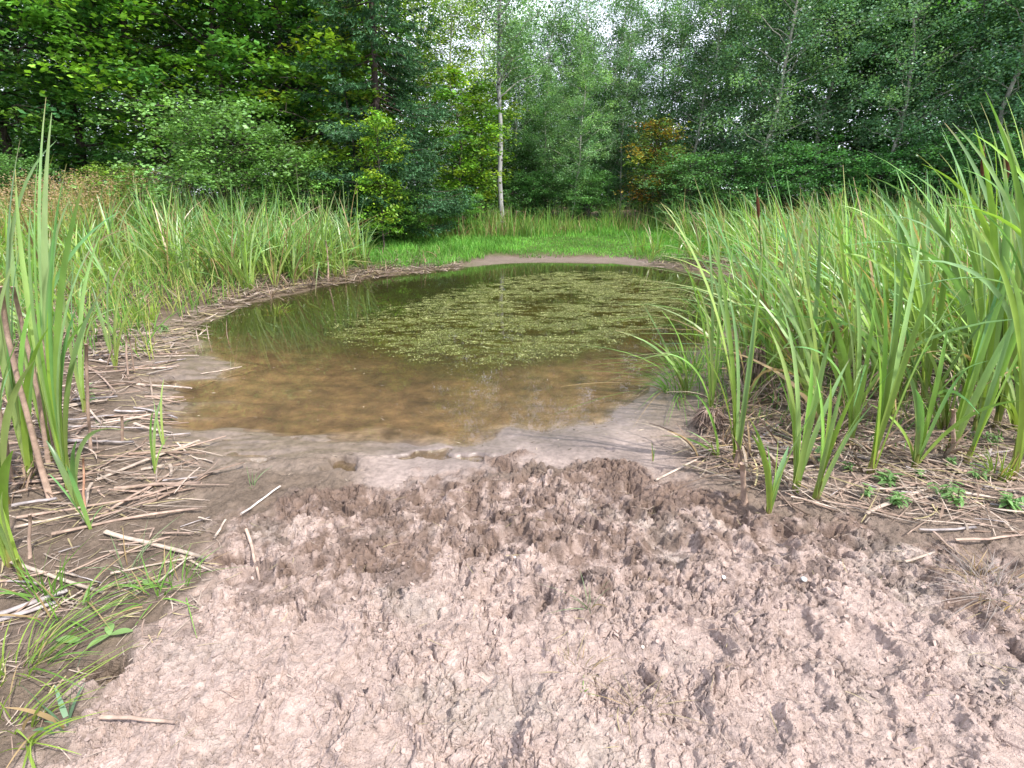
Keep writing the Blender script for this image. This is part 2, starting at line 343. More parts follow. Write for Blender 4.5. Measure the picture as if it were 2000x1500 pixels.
# ------------------------------------------------------------------ ground: one sheet to the horizon
def build_ground():
    rr = np.concatenate([np.linspace(0.02, 0.78, 12), np.exp(np.r_[np.arange(math.log(0.80), math.log(4.2), 0.0024), np.arange(math.log(4.2), math.log(16), 0.006)]), np.geomspace(16.1, 600, 90)])
    an = np.radians(np.concatenate([np.arange(-180, -55, 4.0), np.arange(-54, 54.01, 0.105), np.arange(57, 180, 4.0)]))
    R, A = np.meshgrid(rr, an, indexing='ij'); x = R*np.sin(A); y = R*np.cos(A)
    z0, d = land(x, y); h, T = detail(x, y); wt = sstep(0.0, 0.12, d)
    z = z0 + h*np.where(T > .5, wt, 0.3+0.7*wt)*sstep(14, 9, y)
    far = sstep(60, 200, R); z = z*(1-far) + 0.8*far
    x0, y0 = x, y
    gx = T*(noise(x*24, y*24, 401)*.010+noise(x*55, y*55, 402)*.005); gy = T*(noise(x*24, y*24, 403)*.010+noise(x*55, y*55, 404)*.005)
    # what the soil is: dry crust, moist mud, silt, leaf mould, pond bed
    dry = np.array([.43, .333, .29]); moist = np.array([.165, .115, .09]); silt = np.array([.31, .245, .215]); dark = np.array([.085, .058, .045])
    soil = np.array([.155, .118, .09]); bank = np.array([.125, .093, .068]); turf = np.array([.075, .11, .03])
    n1 = fbm(x*1.7, y*1.7, 4, 201); n2 = fbm(x*11, y*11, 4, 202); n3 = fbm(x*5, y*5, 3, 203)
    k = sstep(-0.20, 0.25, (2.25-y)*0.60 + n1*0.6 + n2*0.75 - 0.12*sstep(.6, 1.8, x))[..., None]
    tc_ = moist*(1-k)+dry*k
    kk = sstep(0.12, 0.30, n3+0.4*n2)[..., None]*sstep(1.3, 1.9, y)[..., None]*sstep(2.9, 2.4, y)[..., None]*0.6; tc_ = tc_*(1-kk)+dark*kk; gk = sstep(.1, .4, fbm(x*1.9+4, y*1.9, 4, 207))[..., None]*.25; tc_ = tc_*(1-gk)+tc_.mean(-1, keepdims=True)*np.array([1.02, 1.0, .86])*gk
    ws = sstep(0.0, 0.75, d + 0.45*n1)[..., None]
    sm = silt*0.52*(1-ws)+silt*ws; sm = sm*(1+0.18*n1[..., None])
    lf = sstep(-0.75, -1.1, x + 0.2*n1)[..., None]
    sm = sm*(1-lf)+(soil*(1+.3*n2[..., None]))*lf
    rt = sstep(0.9, 1.3, x+0.2*n1)[..., None]; sm = sm*(1-rt*.7)+(bank*1.4)*rt*.7
    c = sm*(1-T[..., None])+tc_*T[..., None]
    g = (sstep(0.25, 0.9, d)*sstep(3.5, 4.5, y))[..., None]; c = c*(1-g)+bank*g
    sd2 = (sstep(6.5, 8, y)*sstep(-.02, .1, d))[..., None]; c = c*(1-sd2)+np.array([.12, .088, .062])*(1+.4*n2[..., None])*sd2
    fb = (sstep(11, 12.5, y)*(1-sstep(0.6, 1.0, d+0.4*n1))*sstep(3.0, 2.0, np.abs(x-1.4)))[..., None]; c = c*(1-fb)+np.array([.17, .13, .108])*fb
    g = (sstep(0.3, 1.0, d-.35*sstep(3.0, 2.0, np.abs(x-1.4)))*sstep(9, 11, y)*sstep(22, 20, y))[..., None]; c = c*(1-g)+turf*g
    # pond bed: brown silt in the shallows, weed further out
    am = sstep(0.25, -0.5, sdist(x, y, ALGAE) + 0.5*n1)
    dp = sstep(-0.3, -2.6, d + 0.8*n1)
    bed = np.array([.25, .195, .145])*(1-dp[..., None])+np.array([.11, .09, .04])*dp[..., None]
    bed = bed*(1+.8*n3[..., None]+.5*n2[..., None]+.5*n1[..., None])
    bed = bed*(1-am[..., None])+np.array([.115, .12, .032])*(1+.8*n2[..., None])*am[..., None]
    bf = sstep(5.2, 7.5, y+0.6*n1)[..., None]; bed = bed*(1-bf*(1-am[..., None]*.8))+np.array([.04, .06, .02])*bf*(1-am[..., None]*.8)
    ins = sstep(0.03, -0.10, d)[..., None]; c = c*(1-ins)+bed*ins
    wet = np.clip(1-sstep(0.1, 0.9, d), 0, 1)*(1-T) + T*0.35*(1-k[..., 0])
    wet = wet*sstep(30, 12, y)
    nr, na = R.shape; i = np.arange(nr-1)[:, None]*na; j = np.arange(na)[None]; j2 = (j+1) % na
    f = np.stack([i+j, i+na+j, i+na+j2, i+j2], -1).reshape(-1, 4)
    mb = MB(); mb.add(np.stack([x+gx, y+gy, z], -1), f, np.clip(c, 0.01, 0.9).reshape(-1, 3))
    v0 = mb.n; mb.add([[0, 0, z[0].mean()]], np.zeros((0, 4), int), dry)
    o = mb.build("ground", M_ground)
    at_ = o.data.attributes.new("wet", 'FLOAT', 'POINT'); at_.data.foreach_set("value", np.append(wet.ravel(), 0).astype(np.float32))
    tag(o, kind="structure")
build_ground()

def build_water():
    xs = np.arange(-6.5, 6.5, .05); ys = np.arange(2.6, 15.6, .05); X, Y = np.meshgrid(xs, ys, indexing='ij')
    zg = gz(X.ravel(), Y.ravel()).reshape(X.shape); d = sdist(X, Y, POND); ok = d < 0.9; ny = len(ys)
    i = np.arange(len(xs)-1)[:, None]*ny; j = np.arange(ny-1)[None]; f = np.stack([i+j, i+ny+j, i+ny+j+1, i+j+1], -1).reshape(-1, 4)
    f = f[ok.ravel()[f].all(1)]; used, inv = np.unique(f, return_inverse=True); mb = MB()
    v = np.stack([X.ravel()[used], Y.ravel()[used], np.zeros(len(used))], -1); mb.add(v, inv.reshape(-1, 4), np.array([.2, .15, .1]))
    o = mb.build("water", M_water); a_ = o.data.attributes.new("depth", 'FLOAT', 'POINT'); a_.data.foreach_set("value", np.clip(-zg.ravel()[used], 0, 1).astype(np.float32)); tag(o, kind="structure")
build_water()

# ------------------------------------------------------------------ floating weed
def build_algae():
    rng = np.random.default_rng(5); mb = MB()
    N = 760000; xs = np.array([p[0] for p in ALGAE]); ys = np.array([p[1] for p in ALGAE])
    x = rng.uniform(xs.min()-.6, xs.max()+.8, N); y = rng.uniform(ys.min()-.4, ys.max()+.8, N)
    s = sdist(x, y, ALGAE); dn = fbm(x*1.4, y*2.6, 4, 301); d2 = fbm(x*5, y*11, 3, 302)
    p = sstep(0.15, -0.35, s + (.25+.45*sstep(5.5, 7, y))*dn)*sstep(-0.35, 0.22, dn*1.1+d2*0.9+0.03)
    dark = sstep(.75, .3, np.hypot((x-xat(1070, 9.0))/1.6, (y-9.0)/.6)); p *= 1-.85*dark
    zl, d = land(x, y); keep = (rng.random(N) < p*0.75) & (d < -0.15); x = x[keep]; y = y[keep]; n = len(x)
    L = (.005+.017*rng.random(n)**2)*(1+0.06*y); W = L*rng.uniform(.35, .8, n); az = rng.uniform(0, 6.28, n)
    cen = np.stack([x, y, np.full(n, 0.003)+rng.uniform(0, .004, n)], -1)
    dr = np.stack([np.cos(az), np.sin(az), rng.normal(0, .10, n)], -1); sd_ = np.stack([-np.sin(az), np.cos(az), rng.normal(0, .10, n)], -1)
    v = np.stack([cen-dr*L[:, None]/2, cen+sd_*W[:, None]/2, cen+dr*L[:, None]/2, cen-sd_*W[:, None]/2], 1)
    v[..., 2] = np.maximum(v[..., 2], 0.0015)
    pale = (rng.random(n) < 0.12+0.35*sstep(0, .4, d2[keep])+.1*sstep(6, 9, y))[:, None]
    c = np.where(pale, np.array([.40, .41, .18]), np.array([.14, .165, .04]))*rng.uniform(.6, 1.25, (n, 1))
    mb.add(v, np.arange(n*4).reshape(-1, 4), np.repeat(c, 4, 0))
    tag(mb.build("floating_algae", M_algae), "mat of pale green weed and algae flecks floating on the pond", "algae", kind="stuff")
build_algae()
def build_debris():
    rng = np.random.default_rng(8); mb = MB(); n = 2600
    x = rng.uniform(-4.5, 3.2, n); y = rng.uniform(2.3, 9, n); z0, d = land(x, y)
    k = (d < .75) & (tramp_mask(x, y) < .5) & (rng.random(n) < .25+.75*sstep(-1.2, 0, d)); x = x[k]; y = y[k]; n = len(x); z = np.maximum(gz(x, y), 0)+.003
    az = rng.uniform(0, 6.28, n); L = .008+.06*rng.random(n)**3; W = rng.uniform(.003, .010, n); dr = np.stack([np.cos(az), np.sin(az), rng.normal(0, .12, n)], -1); sd_ = np.stack([-np.sin(az), np.cos(az), rng.normal(0, .3, n)], -1)
    cen = np.stack([x, y, z], -1); v = np.stack([cen-dr*L[:, None]/2, cen+sd_*W[:, None]/2, cen+dr*L[:, None]/2, cen-sd_*W[:, None]/2], 1); v[..., 2] = np.maximum(v[..., 2], z[:, None]-.001)
    c = np.array([[.07, .045, .03], [.12, .08, .05], [.38, .31, .24], [.06, .05, .03]])[rng.integers(0, 4, n)]*rng.uniform(.7, 1.2, (n, 1))
    mb.add(v, np.arange(n*4).reshape(-1, 4), np.repeat(c, 4, 0)); tag(mb.build("plant_debris", M_algae), "tiny dark bits of leaf and twig on the wet mud and the shallows", "debris", kind="stuff")
build_debris()

# ------------------------------------------------------------------ cattails
GREENS = np.array([[.145, .320, .070], [.175, .370, .080], [.110, .280, .095], [.220, .390, .065], [.150, .285, .125], [.190, .340, .130]])
YEL = np.array([.42, .46, .09]); TAN = np.array([.42, .30, .16]); BRN = np.array([.14, .095, .065])
def leafcols(rng, n, yel=0.55, dd=.11):
    g = GREENS[rng.integers(0, len(GREENS), n)]*rng.uniform(.65, 1.45, (n, 1)); pk = (rng.random((n, 1)) < .2); g = np.where(pk, g*.55+np.array([.17, .20, .10]), g)  # some blades greyed paler, painting the look of sunlit leaves into the colour
    base = g*(1-.65)+YEL*.65*rng.uniform(.6, 1.1, (n, 1))
    tip = np.where((rng.random(n) < yel)[:, None], TAN*rng.uniform(.7, 1.2, (n, 1)), g*1.1)
    dead = rng.random(n) < dd
    g[dead] = TAN*rng.uniform(.6, 1.1, (dead.sum(), 1)); base[dead] = g[dead]*.8; tip[dead] = g[dead]
    return base, g, tip
def fan(rng, base, H, n, lean=(0, 0), width=.02, droop=.25, ns=8, spread=.28, yel=.35):
    """arrays for one cattail plant: distichous fan of blades"""
    fa = rng.uniform(0, np.pi); k = np.linspace(-1, 1, n)+rng.normal(0, .25, n)
    ang = k*spread; hx = np.cos(fa)*np.sin(ang)+lean[0]+rng.normal(0, .05, n); hy = np.sin(fa)*np.sin(ang)+lean[1]+rng.normal(0, .05, n)
    L = H*rng.uniform(.72, 1.08, n)*(1-.15*np.abs(k))
    A = nrm(np.stack([hx*.75, hy*.75, np.ones(n)], -1))*L[:, None]
    dr = np.abs(rng.normal(0, droop, n))*.8+.04
    bend = rng.random(n) < .28; dr[bend] += rng.uniform(.3, .75, bend.sum())
    hd = nrm(np.stack([hx+1e-3, hy, np.zeros(n)], -1))
    B = (hd*dr[:, None]*.8-np.array([0, 0, 1])*(dr[:, None]*.62))*L[:, None]
    P0 = np.asarray(base)[None]+np.stack([np.cos(fa)*k*.012, np.sin(fa)*k*.012, np.full(n, -.02)], -1)
    az = fa+np.pi/2+rng.normal(0, .5, n)
    W = width*rng.uniform(.75, 1.25, n)
    return P0, A, B, W, az

def spike_parts(rng, root, base, H, lean, brown=True):
    sb = MB(); p0 = np.zeros(3); top = np.array([lean[0]*H, lean[1]*H, H])
    t = np.linspace(0, 1, 9)[:, None]; pts = p0+top*t+np.array([lean[0], lean[1], 0])*.15*t*t
    tube(sb, pts, np.linspace(.009, .004, 9), np.array([.12, .17, .05]), 6); sb.build("stalk", M_blade, root)
    mb = MB(); e = pts[-1]; dz = nrm((pts[-1]-pts[-2])[None])[0]; s = np.linspace(0, 1, 8)
    q = e[None]+dz[None]*(s[:, None]*.17); r = np.array([.004, .0105, .0125, .013, .013, .0125, .010, .003]); tube(mb, q, r, np.array([.085, .035, .018]), 10)
    q2 = q[-1][None]+dz[None]*(np.linspace(0, 1, 3)[:, None]*.07); tube(mb, q2, [.003, .002, .001], TAN*.8, 4)
    mb.build("seed_spike", M_spike, root)

def make_cattail(rng, x, y, H, n, lean, width, label, group, ns=8, spread=.28, droop=.25, spike=False, parts=True, yel=.55, sheath=None):
    z = gz1(x, y); mb = MB()
    P0, A, B, W, az = fan(rng, (0, 0, 0), H, n, lean, width, droop, ns, spread)
    b, g, tp = leafcols(rng, n, yel)
    blades(mb, P0, A, B, W, ns, b, g, az, rng, .10, tp)
    if not parts:
        o = mb.build("cattail", M_blade); o.location = (x, y, z); return tag(o, label, "cattail", group)
    root = empty("cattail", (x, y, z), label, "cattail", group)
    mb.build("leaf_blades", M_blade, root)
    sb = MB(); s = np.linspace(0, 1, 5)[:, None]; hl = H*.16
    tube(sb, np.array([[0, 0, -.03]])+np.array([[lean[0]*.75, lean[1]*.75, 1]])*hl*s, np.array([.017, .016, .014, .011, .008])*width/.022, (1-s)*np.array([.22, .15, .08])+s*np.array([.25, .30, .07]), 8, .6)
    sb.build("sheath", M_blade, root)
    if spike: spike_parts(rng, root, (0, 0, 0), H*.92, lean)
    return root

def hero(rng, bpx, tips, width, label, group=None, sheath=0.16, yel=0.4, z0=0.1, ydep=0.22, spikes=()):
    """a plant whose leaf tips are read from the photograph: tips = (px, py[, arch])"""
    b = at(*bpx, z0); b[2] = gz1(b[0], b[1])-.01
    root = empty("cattail", b, label, "cattail", group); mb = MB()
    n = len(tips); base, g, tp = leafcols(rng, n, yel, 0); zmax = 0; mt = np.zeros(3)
    for i, t in enumerate(tips):
        e = on_plane(t[0], t[1], b[1]+rng.uniform(-ydep, ydep))-b; arch = t[2] if len(t) > 2 else .10
        L = np.linalg.norm(e); c1 = e*.5+np.array([-e[0]*.22, -e[1]*.22, L*arch+.06*L])
        s = np.linspace(0, 1, 15)[:, None]; pts = 2*s*(1-s)*c1+s*s*e; pts[0] = [0, 0, 0]
        pts = pts+np.array([rng.normal(0, .006), rng.normal(0, .006), 0])*(1-s)
        s1 = s[:, 0]; ww = width*rng.uniform(.8, 1.15)*np.where(s1 < .3, .7+s1, 1-.93*((s1-.3)/.7)**2.2)
        az = rng.normal(0, .45)+(.5 if i % 2 else -.3); side = np.tile([math.cos(az), math.sin(az), 0], (15, 1))+s*np.array([0, rng.normal(0, .6), 0])
        k = np.clip((s-.90)/.10, 0, 1)*.8; cc = base[i]*(1-s**.55)+g[i]*s**.55; cc = cc*(1-k)+tp[i]*k
        ribbon3(mb, pts, ww, side, cc, .2); mt += pts[4]
    mb.build("leaf_blades", M_blade, root)
    mt = mt/n; mt = mt/np.linalg.norm(mt); hl = sheath
    sb = MB(); s = np.linspace(0, 1, 6)[:, None]
    tube(sb, np.array([0, 0, -.03])+mt*hl*s, np.linspace(.62, .30, 6)*width, (1-s)*np.array([.26, .17, .09])+s*np.array([.30, .36, .08]), 8, .75)
    sb.build("sheath", M_blade, root)
    for (px, py) in spikes:
        e = on_plane(px, py, b[1]+.05)-b; spike_parts(rng, root, None, e[2], (e[0]/e[2]/1.1, e[1]/e[2]/1.1))
    return root

rng = np.random.default_rng(11)
hero(rng, (1500,1008), [(1462,815),(1498,868),(1540,872),(1612,765),(1468,850),(1520,850)], .030, "small fan shaped cattail growing at the mud edge, nearest of the right bank")
hero(rng, (1551,962), [(1502,640),(1527,600),(1548,700),(1622,650),(1660,700),(1512,720),(1585,690)], .032, "dark green upright cattail with thick tan stem just behind the small fan shaped one")
hero(rng, (1592,982), [(1594,735),(1622,740),(1648,738),(1705,790),(1672,760),(1745,720)], .028, "fan shaped cattail leaning right on the right bank, third from the open mud")
hero(rng, (1697,935), [(1720,520),(1745,480),(1765,500),(1835,520),(1700,600),(1800,450),(1880,560,.2)], .036, "tall cattail with a pale thick stem leaning right on the right bank", sheath=.26)
hero(rng, (1783,925), [(2010,782,.28),(1700,790,.12),(1760,700),(1850,640),(1788,760,.2),(1890,720,.3)], .034, "yellow footed cattail with one long leaf arching over to the right edge")
hero(rng, (1850,890), [(1990,480),(1960,520),(2030,560),(1925,600)], .034, "slanting cattail with yellow green stem behind the long arching leaf")
hero(rng, (1882,915), [(2050,500),(2030,620),(2000,560)], .034, "slanting cattail second from the right edge of the front row")
hero(rng, (1975,945), [(1925,180),(1965,190),(1895,420,.1),(2040,300),(1950,260),(2000,400),(1960,500)], .042, "tallest cattail at the right edge rising above the treeline base", sheath=.3)
hero(rng, (1436,905), [(1355,345,.05),(1290,395,.12),(1385,520),(1420,560),(1475,600),(1300,640,.25),(1490,480)], .026, "slender cattail on a brown stump where the mud meets the right bank")
hero(rng, (1404,890), [(1358,770),(1375,790),(1290,850,.15),(1340,840)], .016, "little yellowish cattail shoot with flopped leaves beside the brown stump")
hero(rng, (1390,800), [(1330,500),(1400,430),(1370,380),(1440,400),(1365,560),(1410,520),(1290,690,.3)], .022, "thin leaved cattail standing where the right bank meets the water")
hero(rng, (1640,800), [(1620,380),(1660,420),(1600,450,.2),(1700,360),(1560,520,.25),(1680,500)], .032, "tall cattail in the middle of the right stand above the leaning pale stem")
hero(rng, (1770,760), [(1690,340,.2),(1650,355,.25),(1600,430,.3),(1750,330),(1810,330),(1850,400),(1620,400,.3)], .034, "leaning cattail whose long blades sweep left across the right stand")
hero(rng, (1880,800), [(1700,345,.25),(1830,230),(1885,300),(1940,260),(1760,390,.3),(1835,300,.2),(1980,350),(1700,300,.22)], .036, "broad cattail with long blades sweeping left beneath the brown spikes", spikes=[(1917,345)])
hero(rng, (1940,850), [(1885,195),(1915,200),(1960,230),(1845,240,.15),(1800,320,.28),(2010,330),(1995,250)], .038, "tall yellow tipped cattail with brown spike near the right edge", spikes=[(1965,350)])
hero(rng, (1500,760), [(1470,365),(1510,380),(1450,400),(1540,420),(1590,370),(1430,470,.2)], .028, "cattail with a rusty brown spike above the dead root clump", spikes=[(1482,425)])
for bx, by, tips, wd, lab in [
  ((1900, 860), None, [(1760,330,.25),(1840,260,.1),(1905,250),(1700,420,.35),(1960,300),(1790,300,.2),(1870,420,.3),(1650,480,.4)], .036, "tall cattail whose blades arch left below the leaning aspen"),
  ((1990, 880), None, [(1860,240,.15),(1940,215),(2000,200),(1790,380,.35),(1880,330,.3),(2040,260),(1720,520,.4),(1830,480,.35)], .040, "broad cattail at the right edge with many blades arching left"),
  ((2060, 900), None, [(1900,260,.2),(1985,180),(1830,400,.35),(1960,330,.25),(2050,200),(1790,560,.4)], .042, "tall cattail mostly beyond the right edge with blades reaching in"),
  ((1800, 800), None, [(1640,400,.3),(1700,370,.2),(1760,340),(1590,500,.4),(1850,380),(1810,360),(1680,480,.35)], .034, "cattail with left arching blades above the yellow footed cattail"),
  ((1720, 790), None, [(1580,430,.25),(1630,390,.15),(1690,380),(1540,540,.4),(1750,400),(1600,480,.35)], .032, "cattail sweeping left above the pale stemmed leaning cattail"),
  ((1570, 790), None, [(1450,470,.25),(1520,420),(1560,410),(1420,600,.4),(1600,430),(1640,520,.25),(1480,520,.3)], .030, "cattail spreading both ways behind the second front cattail"),
  ((1480, 690), None, [(1380,440,.15),(1440,400),(1485,395),(1350,560,.35),(1530,420),(1420,480,.3)], .028, "cattail behind the domed root clump beside the water"),
  ((1660, 880), None, [(1570,560,.2),(1620,520),(1660,500),(1530,680,.35),(1710,540),(1740,640,.3)], .032, "cattail with spreading blades left of the pale stemmed one")]:
    hero(rng, bx+(0,) if False else bx, tips if isinstance(tips, list) else tips, wd, lab)
# left foreground clump
hero(rng, (128,942), [(90,190,.03),(101,220,.03),(60,400),(168,340,.04),(130,320,.05),(110,520),(185,470),(30,330,.1),(150,600),(75,300,.05),(205,560),(120,420)], .033, "tall blue green cattail in the left foreground with a yellow foot", sheath=.17, z0=.12)
hero(rng, (60,930), [(40,270,.05),(-10,520),(45,460),(110,275,.25),(-20,300,.1),(235,412,.2),(75,560),(0,420),(20,600),(95,640)], .031, "blue green cattail at the left edge behind the dead grey stalks", z0=.12)
hero(rng, (95,890), [(70,470),(140,380),(160,500),(20,420),(105,300),(200,600,.2),(60,600)], .030, "blue green cattail between the two tallest at left, partly hidden", z0=.12)
hero(rng, (10,980), [(-10,560),(30,500),(50,640),(-30,440),(70,700),(20,720)], .032, "yellow green cattail cut by the left edge beside the grey brown stalk", z0=.12)
hero(rng, (165,800), [(150,480),(200,450),(230,560,.2),(120,520),(180,600)], .026, "lighter cattail behind the upright brown stalk at left", z0=.1)
hero(rng, (225,720), [(215,520),(260,500),(300,600,.25),(180,560),(240,560),(330,540,.2)], .026, "yellow footed cattail at the left water edge behind the pale stump", z0=.08)
hero(rng, (15,1085), [(-20,800),(12,760),(25,880),(-5,950),(-60,820)], .048, "short stout yellow green cattail cut by the left edge", z0=.15)
hero(rng, (40,1120), [(-20,980),(-30,900,.2),(5,960)], .03, "yellowed cattail leaf pair drooping at the left edge", z0=.15)
hero(rng, (175,1030), [(95,925),(128,905),(205,985)], .018, "young cattail sprout in front of the blue green cattails at left", z0=.12, sheath=.04)
hero(rng, (305,925), [(300,800),(316,775),(330,850)], .016, "thin single green sprout among the fallen stalks beside the mud", z0=.06, sheath=.03)
hero(rng, (318,868), [(300,780),(320,740)], .014, "thin green sprout just behind the other sprout at the left mud edge", z0=.05, sheath=.03)
hero(rng, (150,985), [(240,840,.35),(150,860),(90,860,.2)], .024, "cattail with one yellow leaf bowing to the right over the stalks", z0=.12, sheath=.05)

def scatter(poly_px, n, rng, dmin=.15, z=0.1, mind=0.0):
    P = [tuple(at(*p, z)[:2]) for p in poly_px]; xs = [p[0] for p in P]; ys = [p[1] for p in P]
    out = []
    while len(out) < n:
        x = rng.uniform(min(xs), max(xs), n*3); y = rng.uniform(min(ys), max(ys), n*3)
        ok = (sdist(x, y, P) < 0) & (sdist(x, y, POND) > dmin)
        if mind == 0: out += list(zip(x[ok], y[ok]))
        else:
            for a, b in zip(x[ok], y[ok]):
                if all((a-c)**2+(b-d)**2 > mind**2 for c, d in out): out.append((a, b))
            mind *= .85
    return out[:n]
stands = [
  # polygon in the photo, count, height range, blades, lean, width, label, group
  ([(1330,770),(1420,600),(1500,560),(2080,560),(2080,870),(1600,850),(1480,860),(1400,820)], 84, (1.2,1.8), 9, (-.26,.0), .024, "cattail of the near right bank", "cattails of the near right bank"),
  ([(1330,548),(1260,512),(1500,478),(2150,478),(2150,560),(1480,560)], 66, (1.5,2.1), 10, (-.24,0), .026, "cattail of the far right bank", "cattails of the far right bank"),
  ([(130,720),(230,640),(320,560),(200,520),(-120,540),(-120,700)], 40, (1.0,1.5), 9, (.05,0), .025, "pale cattail of the near left bank", "cattails of the near left bank"),
  ([(300,570),(440,575),(540,560),(640,540),(700,520),(560,478),(250,478),(150,520)], 66, (1.65,2.25), 10, (.04,0), .029, "dark cattail of the far left bank", "cattails of the far left bank"),
  ([(640,520),(900,500),(880,470),(600,474)], 12, (.7,1.25), 6, (0,0), .022, "cattail on the grassy far bank", "low cattails behind the pond"),
  ([(1230,500),(1330,520),(1420,500),(1300,478),(1220,480)], 14, (.9,1.4), 7, (-.02,0), .022, "cattail at the far right pond corner", "cattails at the far right corner of the pond"),
]
def landmark(x, y):
    px = 1000+1000*x/(y*cP+(CAMZ-.3)*sP)
    for lim, t in ((60, "by the left edge"), (140, "behind the tall foreground cattail"), (230, "before the dry tan grasses"), (300, "near the bright grass tuft"), (380, "left of the round pale shrub"), (450, "below the round pale shrub"),
                   (520, "below the olive shrub's left"), (600, "below the olive shrub"), (680, "below the tall back spruce"), (760, "below the yellow green sapling"), (880, "below the drooping spruce"), (1000, "left of the birch"),
                   (1240, "right of the birch"), (1300, "below the orange leaved tree"), (1370, "behind the hanging sedge"), (1430, "below the thin pale stems"), (1500, "beside the dead root clump"), (1570, "below the forked trunk"),
                   (1640, "right of the dead root clump"), (1710, "behind the pale stemmed cattail"), (1780, "below the leaning aspen"), (1850, "behind the yellow footed cattail"), (1920, "below the brown spikes"), (1990, "behind the tallest cattail")):
        if px < lim: return t
    return "beyond the right edge"
for P, n, hr, nb, lean, wd, lab, grp in stands:
    for (x, y) in scatter(P, n, rng, .12, .12, .28):
        Hh = rng.uniform(*hr); lx = lean[0]+rng.normal(0, .09); q = (Hh-hr[0])/(hr[1]-hr[0])
        size = "very tall" if q > .8 else "tall" if q > .55 else "middling" if q > .3 else "short"; ln = "left leaning" if lx < lean[0]-.07 else "right leaning" if lx > lean[0]+.07 else "straight"
        lab2 = size+" "+ln+" "+lab+", "+landmark(x, y); lab2 = " ".join(lab2.split()[:16]) if len(lab2.split()) > 16 and False else lab2.replace("very tall", "towering")
        make_cattail(rng, x, y, Hh, nb+rng.integers(-2, 3), (lx, lean[1]+rng.normal(0, .07)), wd*(1 if y < 7 else 1.1), lab2, grp, parts=(y < 6), spike=(y < 6 and rng.random() < .05), spread=.34, droop=.42)
def cattail_mass(name, polys, label, hr, wd, rng, lean=(0, 0), per=7):
    mb = MB()
    for P, n in polys:
        pts = np.array(scatter(P, n, rng, .2, .15)); zz = gz(pts[:, 0], pts[:, 1])
        for (x, y), z in zip(pts, zz):
            nb = per+rng.integers(-2, 2); P0, A, B, W, az = fan(rng, (x, y, z), rng.uniform(*hr), nb, (lean[0]+rng.normal(0, .08), lean[1]+rng.normal(0, .08)), wd, .36, 7, .34)
            b, g, tp = leafcols(rng, nb, .3); blades(mb, P0, A, B, W, 7, b, g, az, rng, .1, tp)
    return tag(mb.build(name, M_blade), label, "reeds", kind="stuff")
cattail_mass("reed_bed", [([(1480,520),(1300,480),(1320,452),(2400,452),(2400,700),(2100,760),(1700,600)], 560), ([(1400,700),(1500,580),(2200,560),(2200,840),(1700,830)], 210)], "crowded mass of cattail leaves filling the right bank behind the nearer plants", (1.4, 2.1), .026, rng, (-.24, 0), 9)
cattail_mass("reed_bed", [([(250,540),(620,500),(740,470),(560,455),(100,462),(-300,560),(-300,640),(0,620)], 480), ([(330,570),(560,560),(730,520),(640,482),(300,500)], 260)], "crowded mass of cattail leaves filling the left bank behind the nearer plants", (1.4, 2.1), .028, rng, (.03, 0), 9)

def dead_mass(polys, rng):
    mb = MB()
    for P, n, hr in polys:
        pts = np.array(scatter(P, n, rng, .03, .1)); zz = gz(pts[:, 0], pts[:, 1])
        for (x, y), z in zip(pts, zz):
            nb = int(rng.integers(4, 9)); P0, A, B, W, az = fan(rng, (x, y, z), rng.uniform(*hr), nb, (rng.normal(0, .3), rng.normal(0, .3)), .014, .9, 7, .7)
            c = np.array([TAN*.75, [.30, .21, .15], BRN*1.3, [.36, .29, .22], [.22, .16, .12]])[rng.integers(0, 5, nb)]*rng.uniform(.6, 1.2, (nb, 1))
            blades(mb, P0, A, B, W, 7, c*.8, c, az, rng, .3)
    return tag(mb.build("dead_reed_leaves", M_dead), "brown dead leaves hanging and slumped round the feet of the reeds", "dead leaves", kind="stuff")
dead_mass([([(1340,900),(1400,760),(1500,640),(2100,620),(2100,900),(1800,930),(1600,965),(1450,940)], 230, (.15, .55)), ([(1330,548),(1300,520),(1500,500),(1900,560),(1500,600)], 70, (.3, .7)),
           ([(-40,980),(-40,700),(180,640),(330,600),(560,572),(700,536),(880,512),(860,500),(600,530),(300,570),(60,640),(150,760),(150,940)], 230, (.15, .6))], rng)

# ------------------------------------------------------------------ grasses
def grass(name, label, x, y, h, rng, wid, c0, c1, ns=3, lean=.35, cat="grass", zoff=0, tip=None):
    n = len(x); z = gz(x, y); P0 = np.stack([x, y, z-.01], -1); az = rng.uniform(0, 6.283, n); l = np.abs(rng.normal(0, lean, n))
    hd = np.stack([np.cos(az), np.sin(az), np.zeros(n)], -1)
    A = (np.array([0, 0, 1])+hd*l[:, None]*.6)*h[:, None]; B = (hd*l[:, None]*.7-np.array([0, 0, .35])*l[:, None])*h[:, None]
    mb = MB(); blades(mb, P0, A, B, wid*rng.uniform(.7, 1.3, n), ns, c0, c1, None, rng, .1, tip)
    return tag(mb.build(name, M_grass), label, cat, kind="stuff")
def pts_in(P, n, rng, dmin):
    xs = [p[0] for p in P]; ys = [p[1] for p in P]; x = rng.uniform(min(xs), max(xs), n*3); y = rng.uniform(min(ys), max(ys), n*3)
    ok = (sdist(x, y, P) < 0) & (sdist(x, y, POND) > dmin+.5*fbm(x*1.5, y*1.5, 2, 77)); return x[ok][:n], y[ok][:n]
MEAD = [(-14, 10.5), (-4, 12), (0, 14), (4, 14), (8, 12.5), (20, 11), (26, 22), (-20, 22)]
